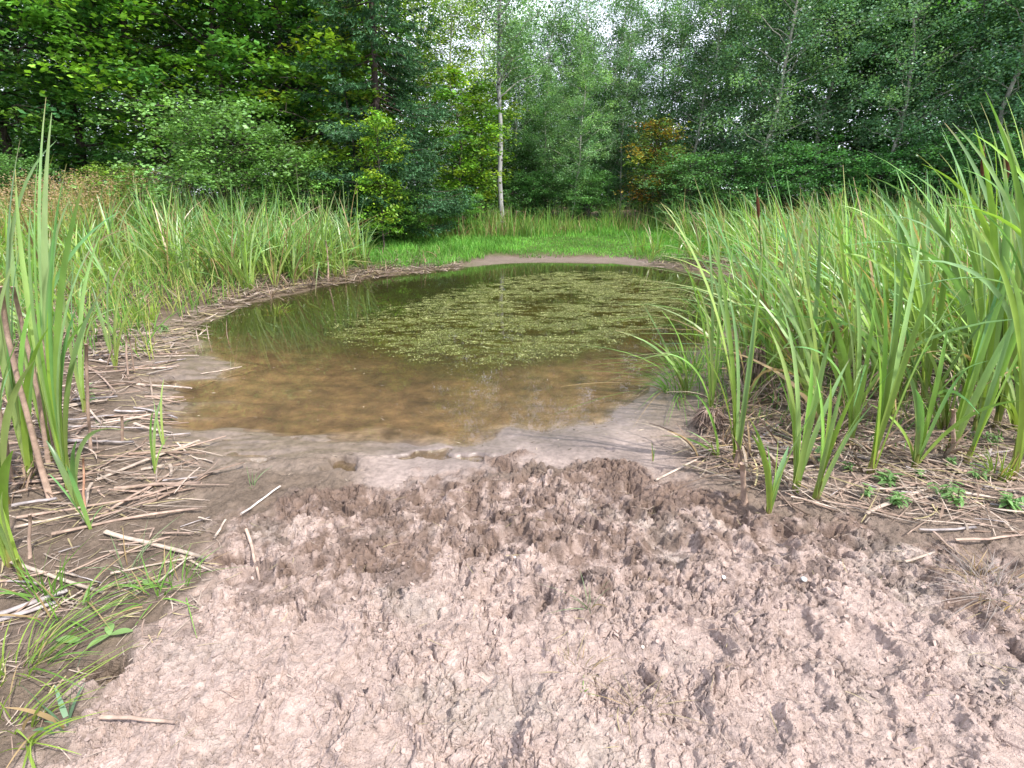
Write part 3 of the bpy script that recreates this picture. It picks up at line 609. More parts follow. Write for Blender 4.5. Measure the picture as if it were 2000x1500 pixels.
x, y = pts_in(MEAD, 150000, rng, .05); kp = (sdist(x, y, POND)+.5*fbm(x*1.5, y*1.5, 2, 77) > .12+.5*sstep(3.0, 2.0, np.abs(x-1.4))+.3*fbm(x*2.5, y*2.5, 2, 78)); x = x[kp]; y = y[kp]; n = len(x); k = rng.random((n, 1)); v = (fbm(x*.7, y*.7, 3, 66)[:, None]+.5)
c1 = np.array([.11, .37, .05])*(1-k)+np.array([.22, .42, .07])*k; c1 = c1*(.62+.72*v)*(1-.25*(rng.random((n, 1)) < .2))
cen = sstep(3.2, 1.5, np.abs(x-2.2))*sstep(19.5, 18.5, y)
h = rng.uniform(.08, .17, n)*(1-cen)*1.8+rng.uniform(.05, .11, n)*cen+.35*rng.random(n)**3*sstep(18.5, 20.5, y)
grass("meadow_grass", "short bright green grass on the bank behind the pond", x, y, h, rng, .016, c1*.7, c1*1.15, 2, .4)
TALL = [(-22, 15.5), (-10, 14.8), (-4, 16.5), (0, 18.4), (4, 19.5), (9, 18), (22, 15), (30, 21), (-26, 22)]
x, y = pts_in(TALL, 38000, rng, 1.2); n = len(x); k = rng.random((n, 1)); c1 = np.where(k < .5, [.14, .32, .06], [.26, .38, .08])*rng.uniform(.7, 1.2, (n, 1)); dry_ = (rng.random(n) < .10+.35*sstep(0, .4, fbm(x*.8, y*.8, 2, 79)))[:, None]; c1 = np.where(dry_, TAN*.8, c1)
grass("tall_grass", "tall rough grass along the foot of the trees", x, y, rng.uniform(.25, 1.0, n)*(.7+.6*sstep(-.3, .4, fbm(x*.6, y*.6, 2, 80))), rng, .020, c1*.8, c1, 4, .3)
SIDEL = [(-14, 5.5), (-3.6, 5.3), (-2.6, 7.5), (-4, 12), (-14, 14)]
x, y = pts_in(SIDEL, 8000, rng, .35); n = len(x); k = rng.random((n, 1)); c1 = np.where(k < .6, [.15, .33, .06], [.36, .40, .11])*rng.uniform(.7, 1.2, (n, 1))
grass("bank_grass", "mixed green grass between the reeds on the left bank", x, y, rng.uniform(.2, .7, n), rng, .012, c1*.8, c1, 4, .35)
SIDER = [(1.4, 4.2), (2.2, 3.0), (6, 3.0), (14, 6), (16, 13), (6, 12), (4.5, 8), (2.2, 5.5)]
x, y = pts_in(SIDER, 19000, rng, .2); n = len(x); k = rng.random((n, 1)); c1 = np.where(k < .65, [.15, .32, .07], [.30, .30, .12])*rng.uniform(.7, 1.2, (n, 1))
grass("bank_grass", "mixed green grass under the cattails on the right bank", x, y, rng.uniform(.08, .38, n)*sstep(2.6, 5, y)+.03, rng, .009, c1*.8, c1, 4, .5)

def tuft(rng, px, py, n, h, label, col, name="grass_tuft", cat="grass tuft", rad=.05, wid=.006, lean=.5, z=.1, bias=(0, 0), group=None, parts=False):
    b = at(px, py, z); b[2] = gz1(b[0], b[1])-.005; mb = MB()
    a = rng.uniform(0, 6.283, n); r = rad*np.sqrt(rng.random(n)); P0 = np.stack([np.cos(a)*r, np.sin(a)*r, np.zeros(n)], -1)
    a2 = a+rng.normal(0, .6, n); l = np.abs(rng.normal(0, lean, n))+.05; hd = np.stack([np.cos(a2)*l+bias[0], np.sin(a2)*l+bias[1], np.zeros(n)], -1)
    hh = h*rng.uniform(.55, 1.1, n)[:, None]; A = (np.array([0, 0, 1])+hd*.8)*hh; B = (hd*.9-np.array([0, 0, .55])*l[:, None])*hh
    col = np.asarray(col); c = col*rng.uniform(.7, 1.25, (n, 1)); tan = (rng.random(n) < .12)[:, None]; c = np.where(tan, TAN, c)
    blades(mb, P0, A, B, wid*rng.uniform(.6, 1.3, n), 6, c*.8, c, None, rng, .1)
    o = mb.build(name, M_grass); o.location = b; return tag(o, label, cat, group)
G1 = [.17, .34, .06]; G2 = [.26, .38, .06]; G3 = [.20, .28, .14]; G4 = [.34, .28, .17]
tuft(rng, 285, 640, 90, .42, "bright yellow green grass tuft at the left water edge", G2, rad=.13, wid=.010, lean=.2, z=.05)
tuft(rng, 1340, 720, 120, .38, "loose tuft of fine green sedge hanging over the right water edge", G1, rad=.16, wid=.009, lean=.9, z=.05, bias=(-.35, -.1), name="sedge_tuft", cat="sedge")
tuft(rng, 1320, 760, 70, .30, "sprawling sedge tuft on the right water edge nearest the open mud", G1, rad=.12, wid=.008, lean=1.0, z=.05, bias=(-.3, -.2), name="sedge_tuft", cat="sedge")
tuft(rng, 1365, 655, 60, .5, "upright sedge tuft beside the water behind the hanging sedge", G2, rad=.14, wid=.010, lean=.35, z=.05, name="sedge_tuft", cat="sedge")
tuft(rng, 1945, 950, 46, .20, "small yellow green grass tuft at the foot of the tall cattail at right", G2, rad=.05, wid=.008, lean=.35)
tuft(rng, 345, 1120, 34, .16, "sparse grass tuft at the left edge of the trodden mud", G1, rad=.09, wid=.006, lean=.7, z=.15)
tuft(rng, 300, 1150, 26, .15, "sparse grass tuft left of the one beside the trodden mud", G1, rad=.08, wid=.006, lean=.7, z=.15)
tuft(rng, 240, 1100, 16, .2, "thin wispy grass tuft among the fallen stalks at left", G3, rad=.07, wid=.005, lean=.7, z=.15)
tuft(rng, 85, 1150, 26, .24, "green grass tuft beside the grey bundle of stalks", G1, rad=.07, wid=.008, lean=.5, z=.15)
tuft(rng, 120, 1190, 20, .18, "low grass tuft between the grey stalks and the hoof hole", G1, rad=.09, wid=.007, lean=.9, z=.15)
tuft(rng, 20, 1300, 36, .20, "sprawling yellow green grass tuft at the left edge", G2, rad=.10, wid=.006, lean=.9, z=.18, bias=(.4, .1))
tuft(rng, 60, 1260, 18, .2, "long bladed grass tuft leaning right over the hoof hole", G1, rad=.09, wid=.006, lean=.7, z=.18, bias=(.6, .15))
tuft(rng, 20, 1420, 36, .18, "low grass tuft near the bottom left corner", G2, rad=.10, wid=.007, lean=1.0, z=.18, bias=(.2, 0))
tuft(rng, 115, 1400, 10, .16, "broad pale green grass blades near the bottom left corner", [.20, .34, .20], rad=.03, wid=.016, lean=.6, z=.18)
tuft(rng, 1150, 1180, 14, .12, "small pale wispy grass tuft in the middle of the dry mud", G3, rad=.02, wid=.0035, lean=.7, z=.18)
tuft(rng, 1135, 1290, 26, .07, "withered grey green grass tuft pressed into the foreground mud", G4, rad=.06, wid=.003, lean=1.2, z=.18)
tuft(rng, 1140, 1340, 6, .06, "tiny green grass shoot in the foreground mud", G1, rad=.01, wid=.004, lean=.4, z=.18)
tuft(rng, 1250, 1370, 30, .07, "flattened dry grass tuft in the right foreground mud", G4, rad=.06, wid=.003, lean=1.3, z=.18)
tuft(rng, 1940, 1165, 160, .12, "grey withered tuft of dry grass at the right edge of the mud", [.34, .29, .27], rad=.13, wid=.004, lean=1.0, z=.15)
tuft(rng, 490, 950, 6, .16, "thin green grass stems rising from the wet mud at left", G3, rad=.02, wid=.005, lean=.3, z=.08)
tuft(rng, 215, 825, 40, .10, "little dark green tuft of fine grass on the left mud", [.11, .2, .05], rad=.10, wid=.004, lean=.9, z=.06)
tuft(rng, 1276, 895, 3, .16, "single grass blade standing in the mud beside the right bank", G1, rad=.01, wid=.007, lean=.1, z=.08)
tuft(rng, 540, 600, 40, .25, "drooping grass tuft overhanging the water on the left bank", G2, rad=.15, wid=.012, lean=.8, z=.05, bias=(.4, 0))
# dry golden grass with brown seed heads, far left
def seed_grass(rng, px, y, n, h, label, rad):
    x0 = xat(px, y); root = empty("seed_grass", (x0, y, gz1(x0, y)), label, "tall grass", "dry tan grasses in front of the left trees")
    mb = MB(); a = rng.uniform(0, 6.283, n); r = rad*np.sqrt(rng.random(n)); P0 = np.stack([np.cos(a)*r, np.sin(a)*r, np.zeros(n)], -1)
    l = np.abs(rng.normal(0, .12, n)); hd = np.stack([np.cos(a)*l, np.sin(a)*l, np.zeros(n)], -1); hh = h*rng.uniform(.7, 1.1, n)[:, None]
    A = (np.array([0, 0, 1])+hd)*hh; B = hd*hh*.6; c = np.where((rng.random(n) < .5)[:, None], [.46, .38, .14], [.34, .36, .10])*rng.uniform(.7, 1.2, (n, 1))
    blades(mb, P0, A, B, np.full(n, .013), 4, c*.8, c, None, rng, .3); mb.build("stems", M_grass, root)
    e = P0+A+B; m = 14; cen = np.repeat(e, m, 0)+rng.normal(0, [.045, .045, .09], (n*m, 3)); hb = MB()
    leaves(hb, cen, rng.uniform(.03, .06, n*m), rng.uniform(.012, .03, n*m), None, 1.2, rng, np.array([.42, .29, .17])*rng.uniform(.6, 1.25, (n*m, 1)), 0)
    hb.build("seed_heads", M_grass, root)
for px, y, n, h, rad in ((205,13,90,1.55,.7),(245,14,90,1.6,.7),(320,14.5,60,1.75,.35),(120,12.5,90,1.5,.8),(40,12,90,1.5,.8),(-40,12,80,1.5,.8),(170,11.5,80,1.25,.8),(80,11,80,1.2,.8),(350,15,40,1.6,.35)):
    seed_grass(rng, px, y, n, h, "dry tan grass with brown seed heads in front of the left trees", rad)

# ------------------------------------------------------------------ dead stalks and litter
def stick(rng, p, q, r, name, label, col, group=None, bend=.015, flat=.6, build=True, k=6, n=6):
    p = np.asarray(p, float); q = np.asarray(q, float); t = np.linspace(0, 1, n)[:, None]; L = np.linalg.norm(q-p)
    pts = p*(1-t)+q*t+np.sin(t*np.pi)*np.array([rng.normal(0, bend), rng.normal(0, bend), 0])*L+np.r_[[[0, 0, 0]], rng.normal(0, min(.0025, .006*L), (n-2, 3)), [[0, 0, 0]]]
    cc = np.asarray(col)*(1+rng.normal(0, .10, (n, 1)))
    rr = r*(1+rng.normal(0, .07, n))*np.linspace(1.08, .8, n)
    if build is not True: tube(build, pts, rr, cc, k, flat); return
    mb = MB(); c0 = (p+q)/2; tube(mb, pts-c0, rr, cc, k, flat); o = mb.build(name, M_dead, smooth=True); o.location = c0
    return tag(o, label, "dead stalk" if "stalk" in name else "dead stalk", group)
def lying(px1, py1, px2, py2, r, z=.12, lift=0):
    a = at(px1, py1, z); b = at(px2, py2, z)
    ts = np.linspace(0, 1, 7); zs = gz(a[0]*(1-ts)+b[0]*ts, a[1]*(1-ts)+b[1]*ts)
    a[2] = max(zs[0], zs[:4].max()*.8+zs[0]*.2)+r*.5+lift; b[2] = max(zs[-1], zs[3:].max()*.8+zs[-1]*.2)+r*.5+lift*.3; return a, b
PALE = np.array([.41, .33, .27]); PINK = np.array([.33, .24, .19]); GREY = np.array([.34, .30, .29]); OLD = np.array([.24, .17, .13])
hs = [
 (100,1040,392,982,.011,PINK,"long pinkish fallen stalk lying across the left soil, tapering to the right"),
 (205,1035,398,1082,.013,PALE,"thick pale fallen stalk with a split end left of the trodden mud"),
 (350,1075,412,1102,.006,PALE,"torn splinter hanging off the end of the thick pale stalk"),
 (215,1116,378,1082,.007,PALE,"thin pale stalk lying just below the thick split one"),
 (480,1030,504,1120,.008,PINK*1.15,"short pale stalk lying alone on the trodden mud at left"),
 (468,992,545,936,.008,np.array([.52,.46,.42]),"pale stalk propped slanting on the edge of the smooth wet mud"),
 (417,1040,438,1003,.007,PALE,"stub of pale stalk left of the propped slanting one"),
 (385,998,412,1010,.005,PALE,"short flat chip of dead leaf beside the hoof marks at left"),
 (20,1092,200,1150,.010,PALE,"pale stalk running down right from the left edge over the soil"),
 (-20,1205,130,1148,.014,GREY,"grey weathered stalk cut by the left edge, topmost of its bundle"),
 (-20,1222,110,1172,.012,GREY,"grey weathered stalk cut by the left edge, lowest of its bundle"),
 (190,945,388,855,.014,PALE,"thick pale stalk slanting up right over the left litter"),
 (195,990,330,905,.011,PINK,"brown pink stalk slanting below the thick pale one"),
 (290,870,390,860,.009,PINK,"short stalk lying under the tip of the thick slanting one"),
 (345,860,385,892,.006,PALE,"thin pale stalk crossing the tip of the thick slanting one"),
 (235,960,370,925,.010,PINK,"stalk lying at the lower right end of the left litter"),
 (30,1005,270,958,.010,PINK,"long stalk lying in front of the blue green cattail foot"),
 (25,1020,160,990,.009,PALE,"pale stalk lying left in front of the cattail foot"),
 (230,1060,330,1040,.006,PINK,"thin brown stalk lying above the thick pale split stalk"),
 (205,1420,352,1434,.007,PINK,"flat pale stalk lying on the mud near the bottom left corner"),
 (175,738,350,712,.010,PINK,"long curved stalk lying along the left water edge"),
 (370,742,500,706,.009,PALE,"pale stalk reaching from the left mud into the water"),
 (390,722,470,704,.007,PALE,"thin stalk lying parallel behind the pale one at the water edge"),
 (300,768,345,763,.009,PALE,"stubby broken stalk on the wet left mud"),
 (150,770,200,830,.010,PALE,"pale stalk lying behind the standing dead stalk"),
 (165,720,230,775,.009,PINK,"pinkish stalk crossing behind the standing dead stalk"),
 (1690,1008,1812,958,.012,PALE,"thick pale stalk slanting up right on the litter of the right bank"),
 (1850,948,2010,972,.012,PINK,"pinkish stalk lying on the right bank litter at the right edge"),
 (1880,975,2010,998,.010,PALE,"pale flat stalk below the pinkish one at the right edge"),
 (1765,1102,1822,1088,.007,PALE,"short stalk lying on the mud below the right litter"),
 (1820,1048,1872,1092,.007,PINK,"brown stalk lying diagonally on the mud at right"),
 (1860,1068,2000,1055,.008,PINK,"long stalk lying level at the right edge of the mud"),
 (1640,960,1750,905,.008,PINK,"thin stalk lying among the cattail feet on the right bank"),
 (1460,880,1560,800,.010,GREY,"grey slanting stalk beneath the dead root clump"),
 (1500,820,1570,700,.009,GREY,"lilac grey stalk leaning on the dead root clump"),
 (1280,945,1460,845,.008,PALE,"long thin pale stem slanting across the corner of the right bank"),
 (1560,690,1640,655,.009,PALE,"pale stalk lying deep among the cattails at right"),
 (1870,700,1925,665,.012,PALE,"cream coloured stalk lying between tall cattails at right"),
]
for (a, b, c, d, r, col, lab) in hs:
    p, q = lying(a, b, c, d, r, .14 if b > 950 else .07, .01); stick(rng, p, q, r, "dead_stalk", lab, col)
def standing(px, py, tx, ty, r, label, col, z=.08, dy=0.0, name="dead_stalk"):
    b = at(px, py, z); b[2] = gz1(b[0], b[1])-.02; e = on_plane(tx, ty, b[1]+dy); stick(rng, b, e, r, name, label, col, bend=.015, flat=.85, k=8)
for s in [(176,885,168,672,.012,"upright brown dead stalk standing alone in the left litter",OLD*1.2),
          (98,975,0,560,.016,"thick grey brown dead stalk leaning left in the left foreground",OLD*1.35),
          (128,930,60,600,.014,"thick dead stalk leaning left against the blue green cattail",OLD*1.3),
          (95,910,25,560,.014,"lilac brown dead stalk standing behind the leaning pair at left",OLD*1.3),
          (25,950,-15,700,.013,"dark dead stalk at the left edge",OLD*1.1),
          (110,900,90,700,.012,"dead stalk stump between the two left cattails",OLD),
          (248,728,246,655,.010,"pale upright stump at the left water edge",PINK),
          (205,720,222,672,.008,"dark upright stump left of the pale one at the water edge",OLD),
          (262,724,252,660,.007,"dark broken stump beside the pale one at the water edge",OLD),
          (294,766,292,730,.008,"short upright stub on the wet left mud",PALE*.9),
          (237,855,238,812,.012,"short brown stump in the middle of the left mud",OLD*1.2),
          (60,1100,58,1005,.008,"pale pinkish stalk standing upright in the left soil",PINK*1.1),
          (165,1000,162,895,.006,"thin orange pink dead stem standing before the litter",np.array([.48,.27,.18])),
          (1455,985,1450,905,.020,"rotten brown cattail stump at the corner of the right bank",OLD*1.3),
          (1435,925,1440,880,.016,"low rotten stump beside the taller one on the right bank",OLD*1.1),
          (1610,870,1600,800,.014,"brown stump inside the right cattail stand",OLD*1.2),
          (1800,880,1790,800,.016,"reddish brown stump behind the yellow footed cattail",OLD*1.3),
          (1860,900,1862,800,.014,"grey brown stump left of the slanting cattails",OLD*1.3),
          (1700,740,1670,600,.011,"lilac grey dead stalk leaning left in the right stand",GREY),
          (1715,720,1690,590,.010,"second lilac grey dead stalk just right of its leaning twin",GREY),
          (385,655,382,640,.008,"tiny stub standing in the shallow water at left",PALE),
          (405,650,403,634,.007,"tiny stub just right of the other in the shallow water",PALE),
          (442,650,443,622,.005,"thin dead stem standing in the shallow water at left",PINK),
          (640,545,636,470,.020,"brown dead sheath at the foot of the lone reed clump behind the pond",OLD*1.3)]:
    standing(*s)
# the scattered rest, one object each
def landmark2(x, y):
    px = 1000+1000*x/(y*cP+(CAMZ-.1)*sP)
    if px < 1000:
        near = y < at(0, 1030, .1)[1]
        if near: return "on the soil above the hoof hole" if px > 150 else "by the grey bundle of stalks"
        far = y > at(0, 830, .1)[1]
        c = "left of the upright brown stalk" if px < 165 else "right of the upright brown stalk" if px < 270 else "by the mud stump row" if px < 330 else "at the water's edge"
        return c+(" near the reeds" if far else " in front tangle")
    c = "by the brown stumps" if px < 1500 else "by the small fan cattail" if px < 1600 else "by the leaning pale stem" if px < 1720 else "by the yellow footed cattail" if px < 1810 else "by the slanting cattails" if px < 1920 else "by the right edge"
    return c+(" among the stems" if y > at(0, 930, .1)[1] else " nearest the mud")
def litter(poly, n, L, r, ori, orisd, label, group, z=.12, cols=(PALE, PINK, OLD, GREY), name="dead_stalk", dmin=-.05):
    pts = scatter(poly, n, rng, dmin, z)
    for (x, y) in pts:
        l = rng.uniform(*L)/2; a = math.radians(rng.normal(ori, orisd)); dx, dy = math.cos(a)*l, math.sin(a)*l
        ts = np.linspace(-1, 1, 5); zs = gz(x+dx*ts, y+dy*ts); rad = rng.uniform(*r)
        za = max(zs[0], zs.max()*.6+zs[0]*.4)+rad*.6+rng.uniform(0, .02); zb = max(zs[-1], zs.max()*.6+zs[-1]*.4)+rad*.6+rng.uniform(0, .02)
        ci = rng.integers(len(cols)); am = (math.degrees(a)+90) % 180-90
        lab2 = ("thick " if rad > r[0]*.4+r[1]*.6 else "thin ")+("long " if l*2 > L[0]*.45+L[1]*.55 else "short ")+("pale", "pinkish", "brown", "grey")[ci]+" "+label+(" level" if abs(am) < 12 else " rising right" if 0 < am < 60 else " falling right" if -60 < am < 0 else " pointing away")+", "+landmark2(x, y)
        stick(rng, (x-dx, y-dy, za), (x+dx, y+dy, zb), rad, name, lab2, cols[ci]*rng.uniform(.75, 1.15), group, flat=rng.uniform(.3, .8), bend=.025)
LIT = [(40,760),(150,700),(350,640),(340,720),(330,830),(400,860),(400,930),(330,1000),(60,1030),(-40,980),(-40,820)]
litter(LIT, 125, (.12, .55), (.005, .014), 12, 28, "stalk", "dead stalks littering the left mud")
litter([(0,1040),(380,1000),(400,1110),(200,1180),(-20,1200)], 22, (.06, .25), (.003, .006), 15, 45, "stalk piece", "stalk pieces on the left soil", .15)
litter([(1340,900),(1480,840),(1700,860),(2040,880),(2040,1060),(1800,1050),(1560,985),(1440,960)], 110, (.12, .5), (.003, .009), 165, 40, "fallen stalk", "dead stalks littering the right bank")
mb = MB()
def lit_mass(poly, n, L, w, zf, dmin, ori=0, osd=60, up=.03):
    p = np.array(scatter(poly, n, rng, dmin, zf)); a = np.radians(rng.normal(ori, osd, n)); l = rng.uniform(*L, n)
    z = gz(p[:, 0], p[:, 1])+.004+rng.uniform(0, up, n); e = np.stack([np.cos(a)*l, np.sin(a)*l, rng.normal(0, .03, n)*l+.0*l], -1)
    P0 = np.c_[p, z]-e*.5; c = np.array([PALE, PINK, OLD, PALE*.8, np.array([.36, .30, .16])])[rng.integers(0, 5, n)]*rng.uniform(.6, 1.1, (n, 1))
    ze = gz(P0[:, 0]+e[:, 0], P0[:, 1]+e[:, 1]); P0[:, 2] = np.maximum(P0[:, 2], gz(P0[:, 0], P0[:, 1])+.004)
    B = np.stack([rng.normal(0, .15, n)*l, rng.normal(0, .15, n)*l, rng.uniform(-.05, .06, n)*l], -1)
    blades(mb, P0, e-B, B, rng.uniform(*w, n), 5, c, c, None, rng, .4)
lit_mass(LIT, 500, (.05, .4), (.004, .012), .12, .0, 10, 40, .04)
lit_mass([(300,560),(560,590),(900,520),(900,505),(560,540),(200,520),(-100,640),(100,720),(300,690)], 3800, (.15, .6), (.008, .024), .08, .0, 0, 70, .10)
lit_mass([(1340,900),(1420,700),(1520,560),(2100,560),(2100,1060),(1800,1050),(1560,985),(1440,960)], 6200, (.1, .5), (.004, .013), .1, .02, 0, 80, .06)
lit_mass([(560,560),(640,556),(760,538),(900,524),(900,512),(760,524),(620,542),(430,580),(330,640),(300,700),(360,690),(420,620)], 900, (.12, .5), (.010, .026), .03, -.35, 10, 60, .05)
lit_mass([(1220,514),(1400,545),(1560,560),(1560,530),(1350,500)], 700, (.2, .6), (.012, .025), .08, .0, 0, 70, .10)
lit_mass([(0,1030),(420,1000),(400,1180),(250,1300),(100,1480),(-60,1480)], 330, (.02, .14), (.002, .007), .15, .1, 20, 60, .01)
lit_mass([(400,1010),(1100,900),(1500,990),(1980,1120),(1980,1480),(100,1480),(350,1200)], 420, (.02, .10), (.0012, .003), .15, .1, 20, 60, .006)
tag(mb.build("dead_leaf_litter", M_dead), "thin matted dead leaves and straw under the reeds and on the mud", "litter", kind="stuff")
# dead root clump among the right cattails
def root_clump(px, py, H, R, label):
    b = at(px, py, .08); b[2] = gz1(b[0], b[1]); root = empty("dead_root_clump", b, label, "dead root clump"); m = MB(); n = 520
    a = rng.uniform(0, 6.283, n); r0 = R*rng.uniform(.1, .6, n); top = np.stack([np.cos(a)*r0, np.sin(a)*r0, H*rng.uniform(.75, 1.1, n)], -1)
    l = rng.uniform(.5, 1.0, n)[:, None]; A = np.stack([np.cos(a)*R*.7, np.sin(a)*R*.7, np.full(n, H*.1)], -1)*l; B = np.stack([rng.normal(0, .04, n), rng.normal(0, .04, n), -H*rng.uniform(.7, 1.1, n)], -1)*l
    c = np.array([OLD, PINK, OLD*.7])[rng.integers(0, 3, n)]*rng.uniform(.7, 1.1, (n, 1)); blades(m, top, A, B, np.full(n, .008), 6, c, c, None, rng, .5); m.build("hanging_fibres", M_dead, root)
    core = MB(); t = np.linspace(0, 1, 8)[:, None]; tube(core, np.array([0, 0, -.05])+np.array([0, 0, H])*t, R*np.array([.85, .8, .75, .72, .68, .6, .45, .15]), OLD*.5, 10); core.build("core", M_dead, root)
root_clump(1468, 750, .34, .13, "domed clump of brown dead roots among the right cattails")
root_clump(1385, 830, .14, .10, "low dark clump of dead roots at the right water edge")
root_clump(1640, 640, .28, .16, "dark tangle of dead leaves deep in the right cattail stand")

# broad leaved weeds
def weed(px, py, H, n, label, col, z=.1, ll=.045, group=None):
    b = at(px, py, z); b[2] = gz1(b[0], b[1]); root = empty("leafy_weed", b, label, "weed", group); m = MB(); lb = MB()
    for i in range(n):
        a = rng.uniform(0, 6.283); e = np.array([math.cos(a)*H*.5*rng.random(), math.sin(a)*H*.5*rng.random(), H*rng.uniform(.6, 1)]); t = np.linspace(0, 1, 5)[:, None]
        pts = e*t; tube(m, pts, np.linspace(.0022, .001, 5), np.array([.16, .12, .07]), 4)
        for j in range(7):
            q = e*rng.uniform(.3, 1); a2 = rng.uniform(0, 6.283); d = np.array([math.cos(a2), math.sin(a2), rng.uniform(-.2, .5)]); s = np.linspace(0, 1, 6)[:, None]; L = ll*rng.uniform(.6, 1.2)
            p = q+d*L*s-np.array([0, 0, .3])*L*s*s; ribbon3(lb, p, L*.34*np.sin(np.linspace(.25, 3.05, 6)), np.tile(np.cross(d, [0, 0, 1.0]), (6, 1)), np.tile(np.array(col)*rng.uniform(.75, 1.2), (6, 1)), .15)
    m.build("stems", M_grass, root); lb.build("leaves", M_grass, root)
for i, (px, py, lab) in enumerate([(1830,985,"bushy leafy weed right of the thick pale stalk on the right bank"),(1790,940,"leafy weed at the foot of the yellow footed cattail"),(1725,955,"low leafy weed left of the yellow footed cattail"),
        (1690,985,"small weed at the lower end of the thick pale stalk"),(1850,925,"leafy weed between the slanting cattail stems"),(1900,955,"leafy weed left of the small grass tuft at right"),(1960,1015,"small broad leaved weed at the right edge of the litter"),
        (1655,930,"leafy weed between the fan shaped and pale stemmed cattails"),(1600,905,"dark leafy weed behind the third fan shaped cattail"),(1745,1000,"low weed under the thick pale stalk"),(1860,1010,"sprawling weed below the bushy one on the right bank"),
        (172,790,"spindly weed climbing the upright dead stalk at left"),(1925,890,"leafy weed behind the row of slanting cattails"),(320,640,"low leafy weed at the far left water edge")]):
    weed(px, py, .05+.09*rng.random() if px > 200 else .16, int(rng.integers(3, 8)) if px > 200 else 2, lab, np.array([.17, .31, .10])*rng.uniform(.8, 1.15), ll=rng.uniform(.03, .06))
def broadleaf(px, py, L, az, label, z=.18, n=1, col=(.22, .36, .12)):
    b = at(px, py, z); b[2] = gz1(b[0], b[1])+.02; m = MB()
    for i in range(n):
        a = az+i*1.9; d = np.array([math.cos(a), math.sin(a), .25 if n > 1 else .05]); s = np.linspace(0, 1, 9)[:, None]; p = d*L*s-np.array([0, 0, .3])*L*s*s
        ribbon3(m, p, L*.42*np.sin(np.linspace(.12, 3.05, 9))**.8, np.tile(np.cross(d, [0, 0, 1.0]), (9, 1)), np.tile(np.array(col)*rng.uniform(.85, 1.15), (9, 1)), .12)
    o = m.build("broad_leaf_plant", M_grass); o.location = b; tag(o, label, "plant")
broadleaf(105, 1238, .085, .1, "single oval green leaf lying above the hoof hole at left")
broadleaf(212, 1232, .075, .3, "rosette of oval green leaves above the hoof hole at left", n=3)
broadleaf(262, 1125, .03, 1.2, "small round green leaf beside the fallen stalks at left", z=.15)
broadleaf(285, 1135, .05, .5, "pair of oval leaves by the thin pale stalk at left", z=.15, n=2)

# pebbles and crumbs
for (px, py, r, lab, col) in [(1413,1132,.011,"white pebble on the dry mud right of centre",[.72,.70,.68]),(1568,1140,.016,"pale grey flat pebble on the mud at right",[.50,.52,.50]),(1255,1265,.008,"small cream pebble in the dry mud",[.6,.52,.45]),
                              (1005,1090,.008,"small light pebble in the middle of the trodden mud",[.62,.54,.5])]:
    b = at(px, py, .15); z = gz1(b[0], b[1]); m = MB(); t = np.linspace(-1, 1, 7); tube(m, np.stack([t*r, t*0, t*0], -1), r*.8*np.sqrt(np.clip(1-t*t, .02, 1))*(1+rng.normal(0, .08, 7)), np.array(col), 10, .55)
    o = m.build("pebble", M_stone); o.location = (b[0], b[1], z+r*.4); o.rotation_euler = (0, 0, rng.uniform(0, 3)); tag(o, lab, "pebble")
def clods():
    m = MB(); n = 15000; P = TRAMP; xs = [p[0] for p in P]; x = rng.uniform(-2.2, 3.0, n*3); y = rng.uniform(.75, 3.2, n*3); ok = tramp_mask(x, y) > .6; x = x[ok][:n]; y = y[ok][:n]; n = len(x)
    z = gz(x, y); r = .002+.010*rng.random(n)**4.5; ico = np.array([[1,0,0],[0,1,0],[-1,0,0],[0,-1,0],[0,0,1],[0,0,-1]], float)
    # rough lumps: warped low-poly boxes
    cube = np.array([[sx, sy, sz] for sz in (-1, 1) for sy in (-1, 1) for sx in (-1, 1)], float)*.62
    v = cube[None]*(1+rng.normal(0, .28, (n, 8, 3))); v *= r[:, None, None]*np.array([1.15, .85, .30]); tl1 = rng.normal(0, .38, (n, 1)); tl2 = rng.normal(0, .38, (n, 1)); v[..., 2] += v[..., 0]*tl1+v[..., 1]*tl2; a = rng.uniform(0, 6.28, n); ca, sa = np.cos(a)[:, None], np.sin(a)[:, None]
    vx = v[..., 0]*ca-v[..., 1]*sa; vy = v[..., 0]*sa+v[..., 1]*ca; v = np.stack([vx, vy, v[..., 2]], -1)+np.stack([x, y, z+r*.1], -1)[:, None]
    fc = np.array([[0,2,3,1],[4,5,7,6],[0,1,5,4],[2,6,7,3],[0,4,6,2],[1,3,7,5]])
    k = sstep(-.2, .25, (2.1-y)*.55+fbm(x*1.7, y*1.7, 4, 201)*.5+rng.normal(0, .12, n))[:, None]
    c = np.array([.17, .12, .10])*(1-k)+np.array([.36, .275, .24])*k; c = c*rng.uniform(.65, 1.0, (n, 1))
    m.add(v, (np.arange(n)[:, None, None]*8+fc[None]).reshape(-1, 4), np.repeat(c, 8, 0))
    tag(m.build("mud_crumbs", M_stone, smooth=False), "loose crumbs and clods of drying mud on the trodden shore", "mud crumbs", kind="stuff")
clods()

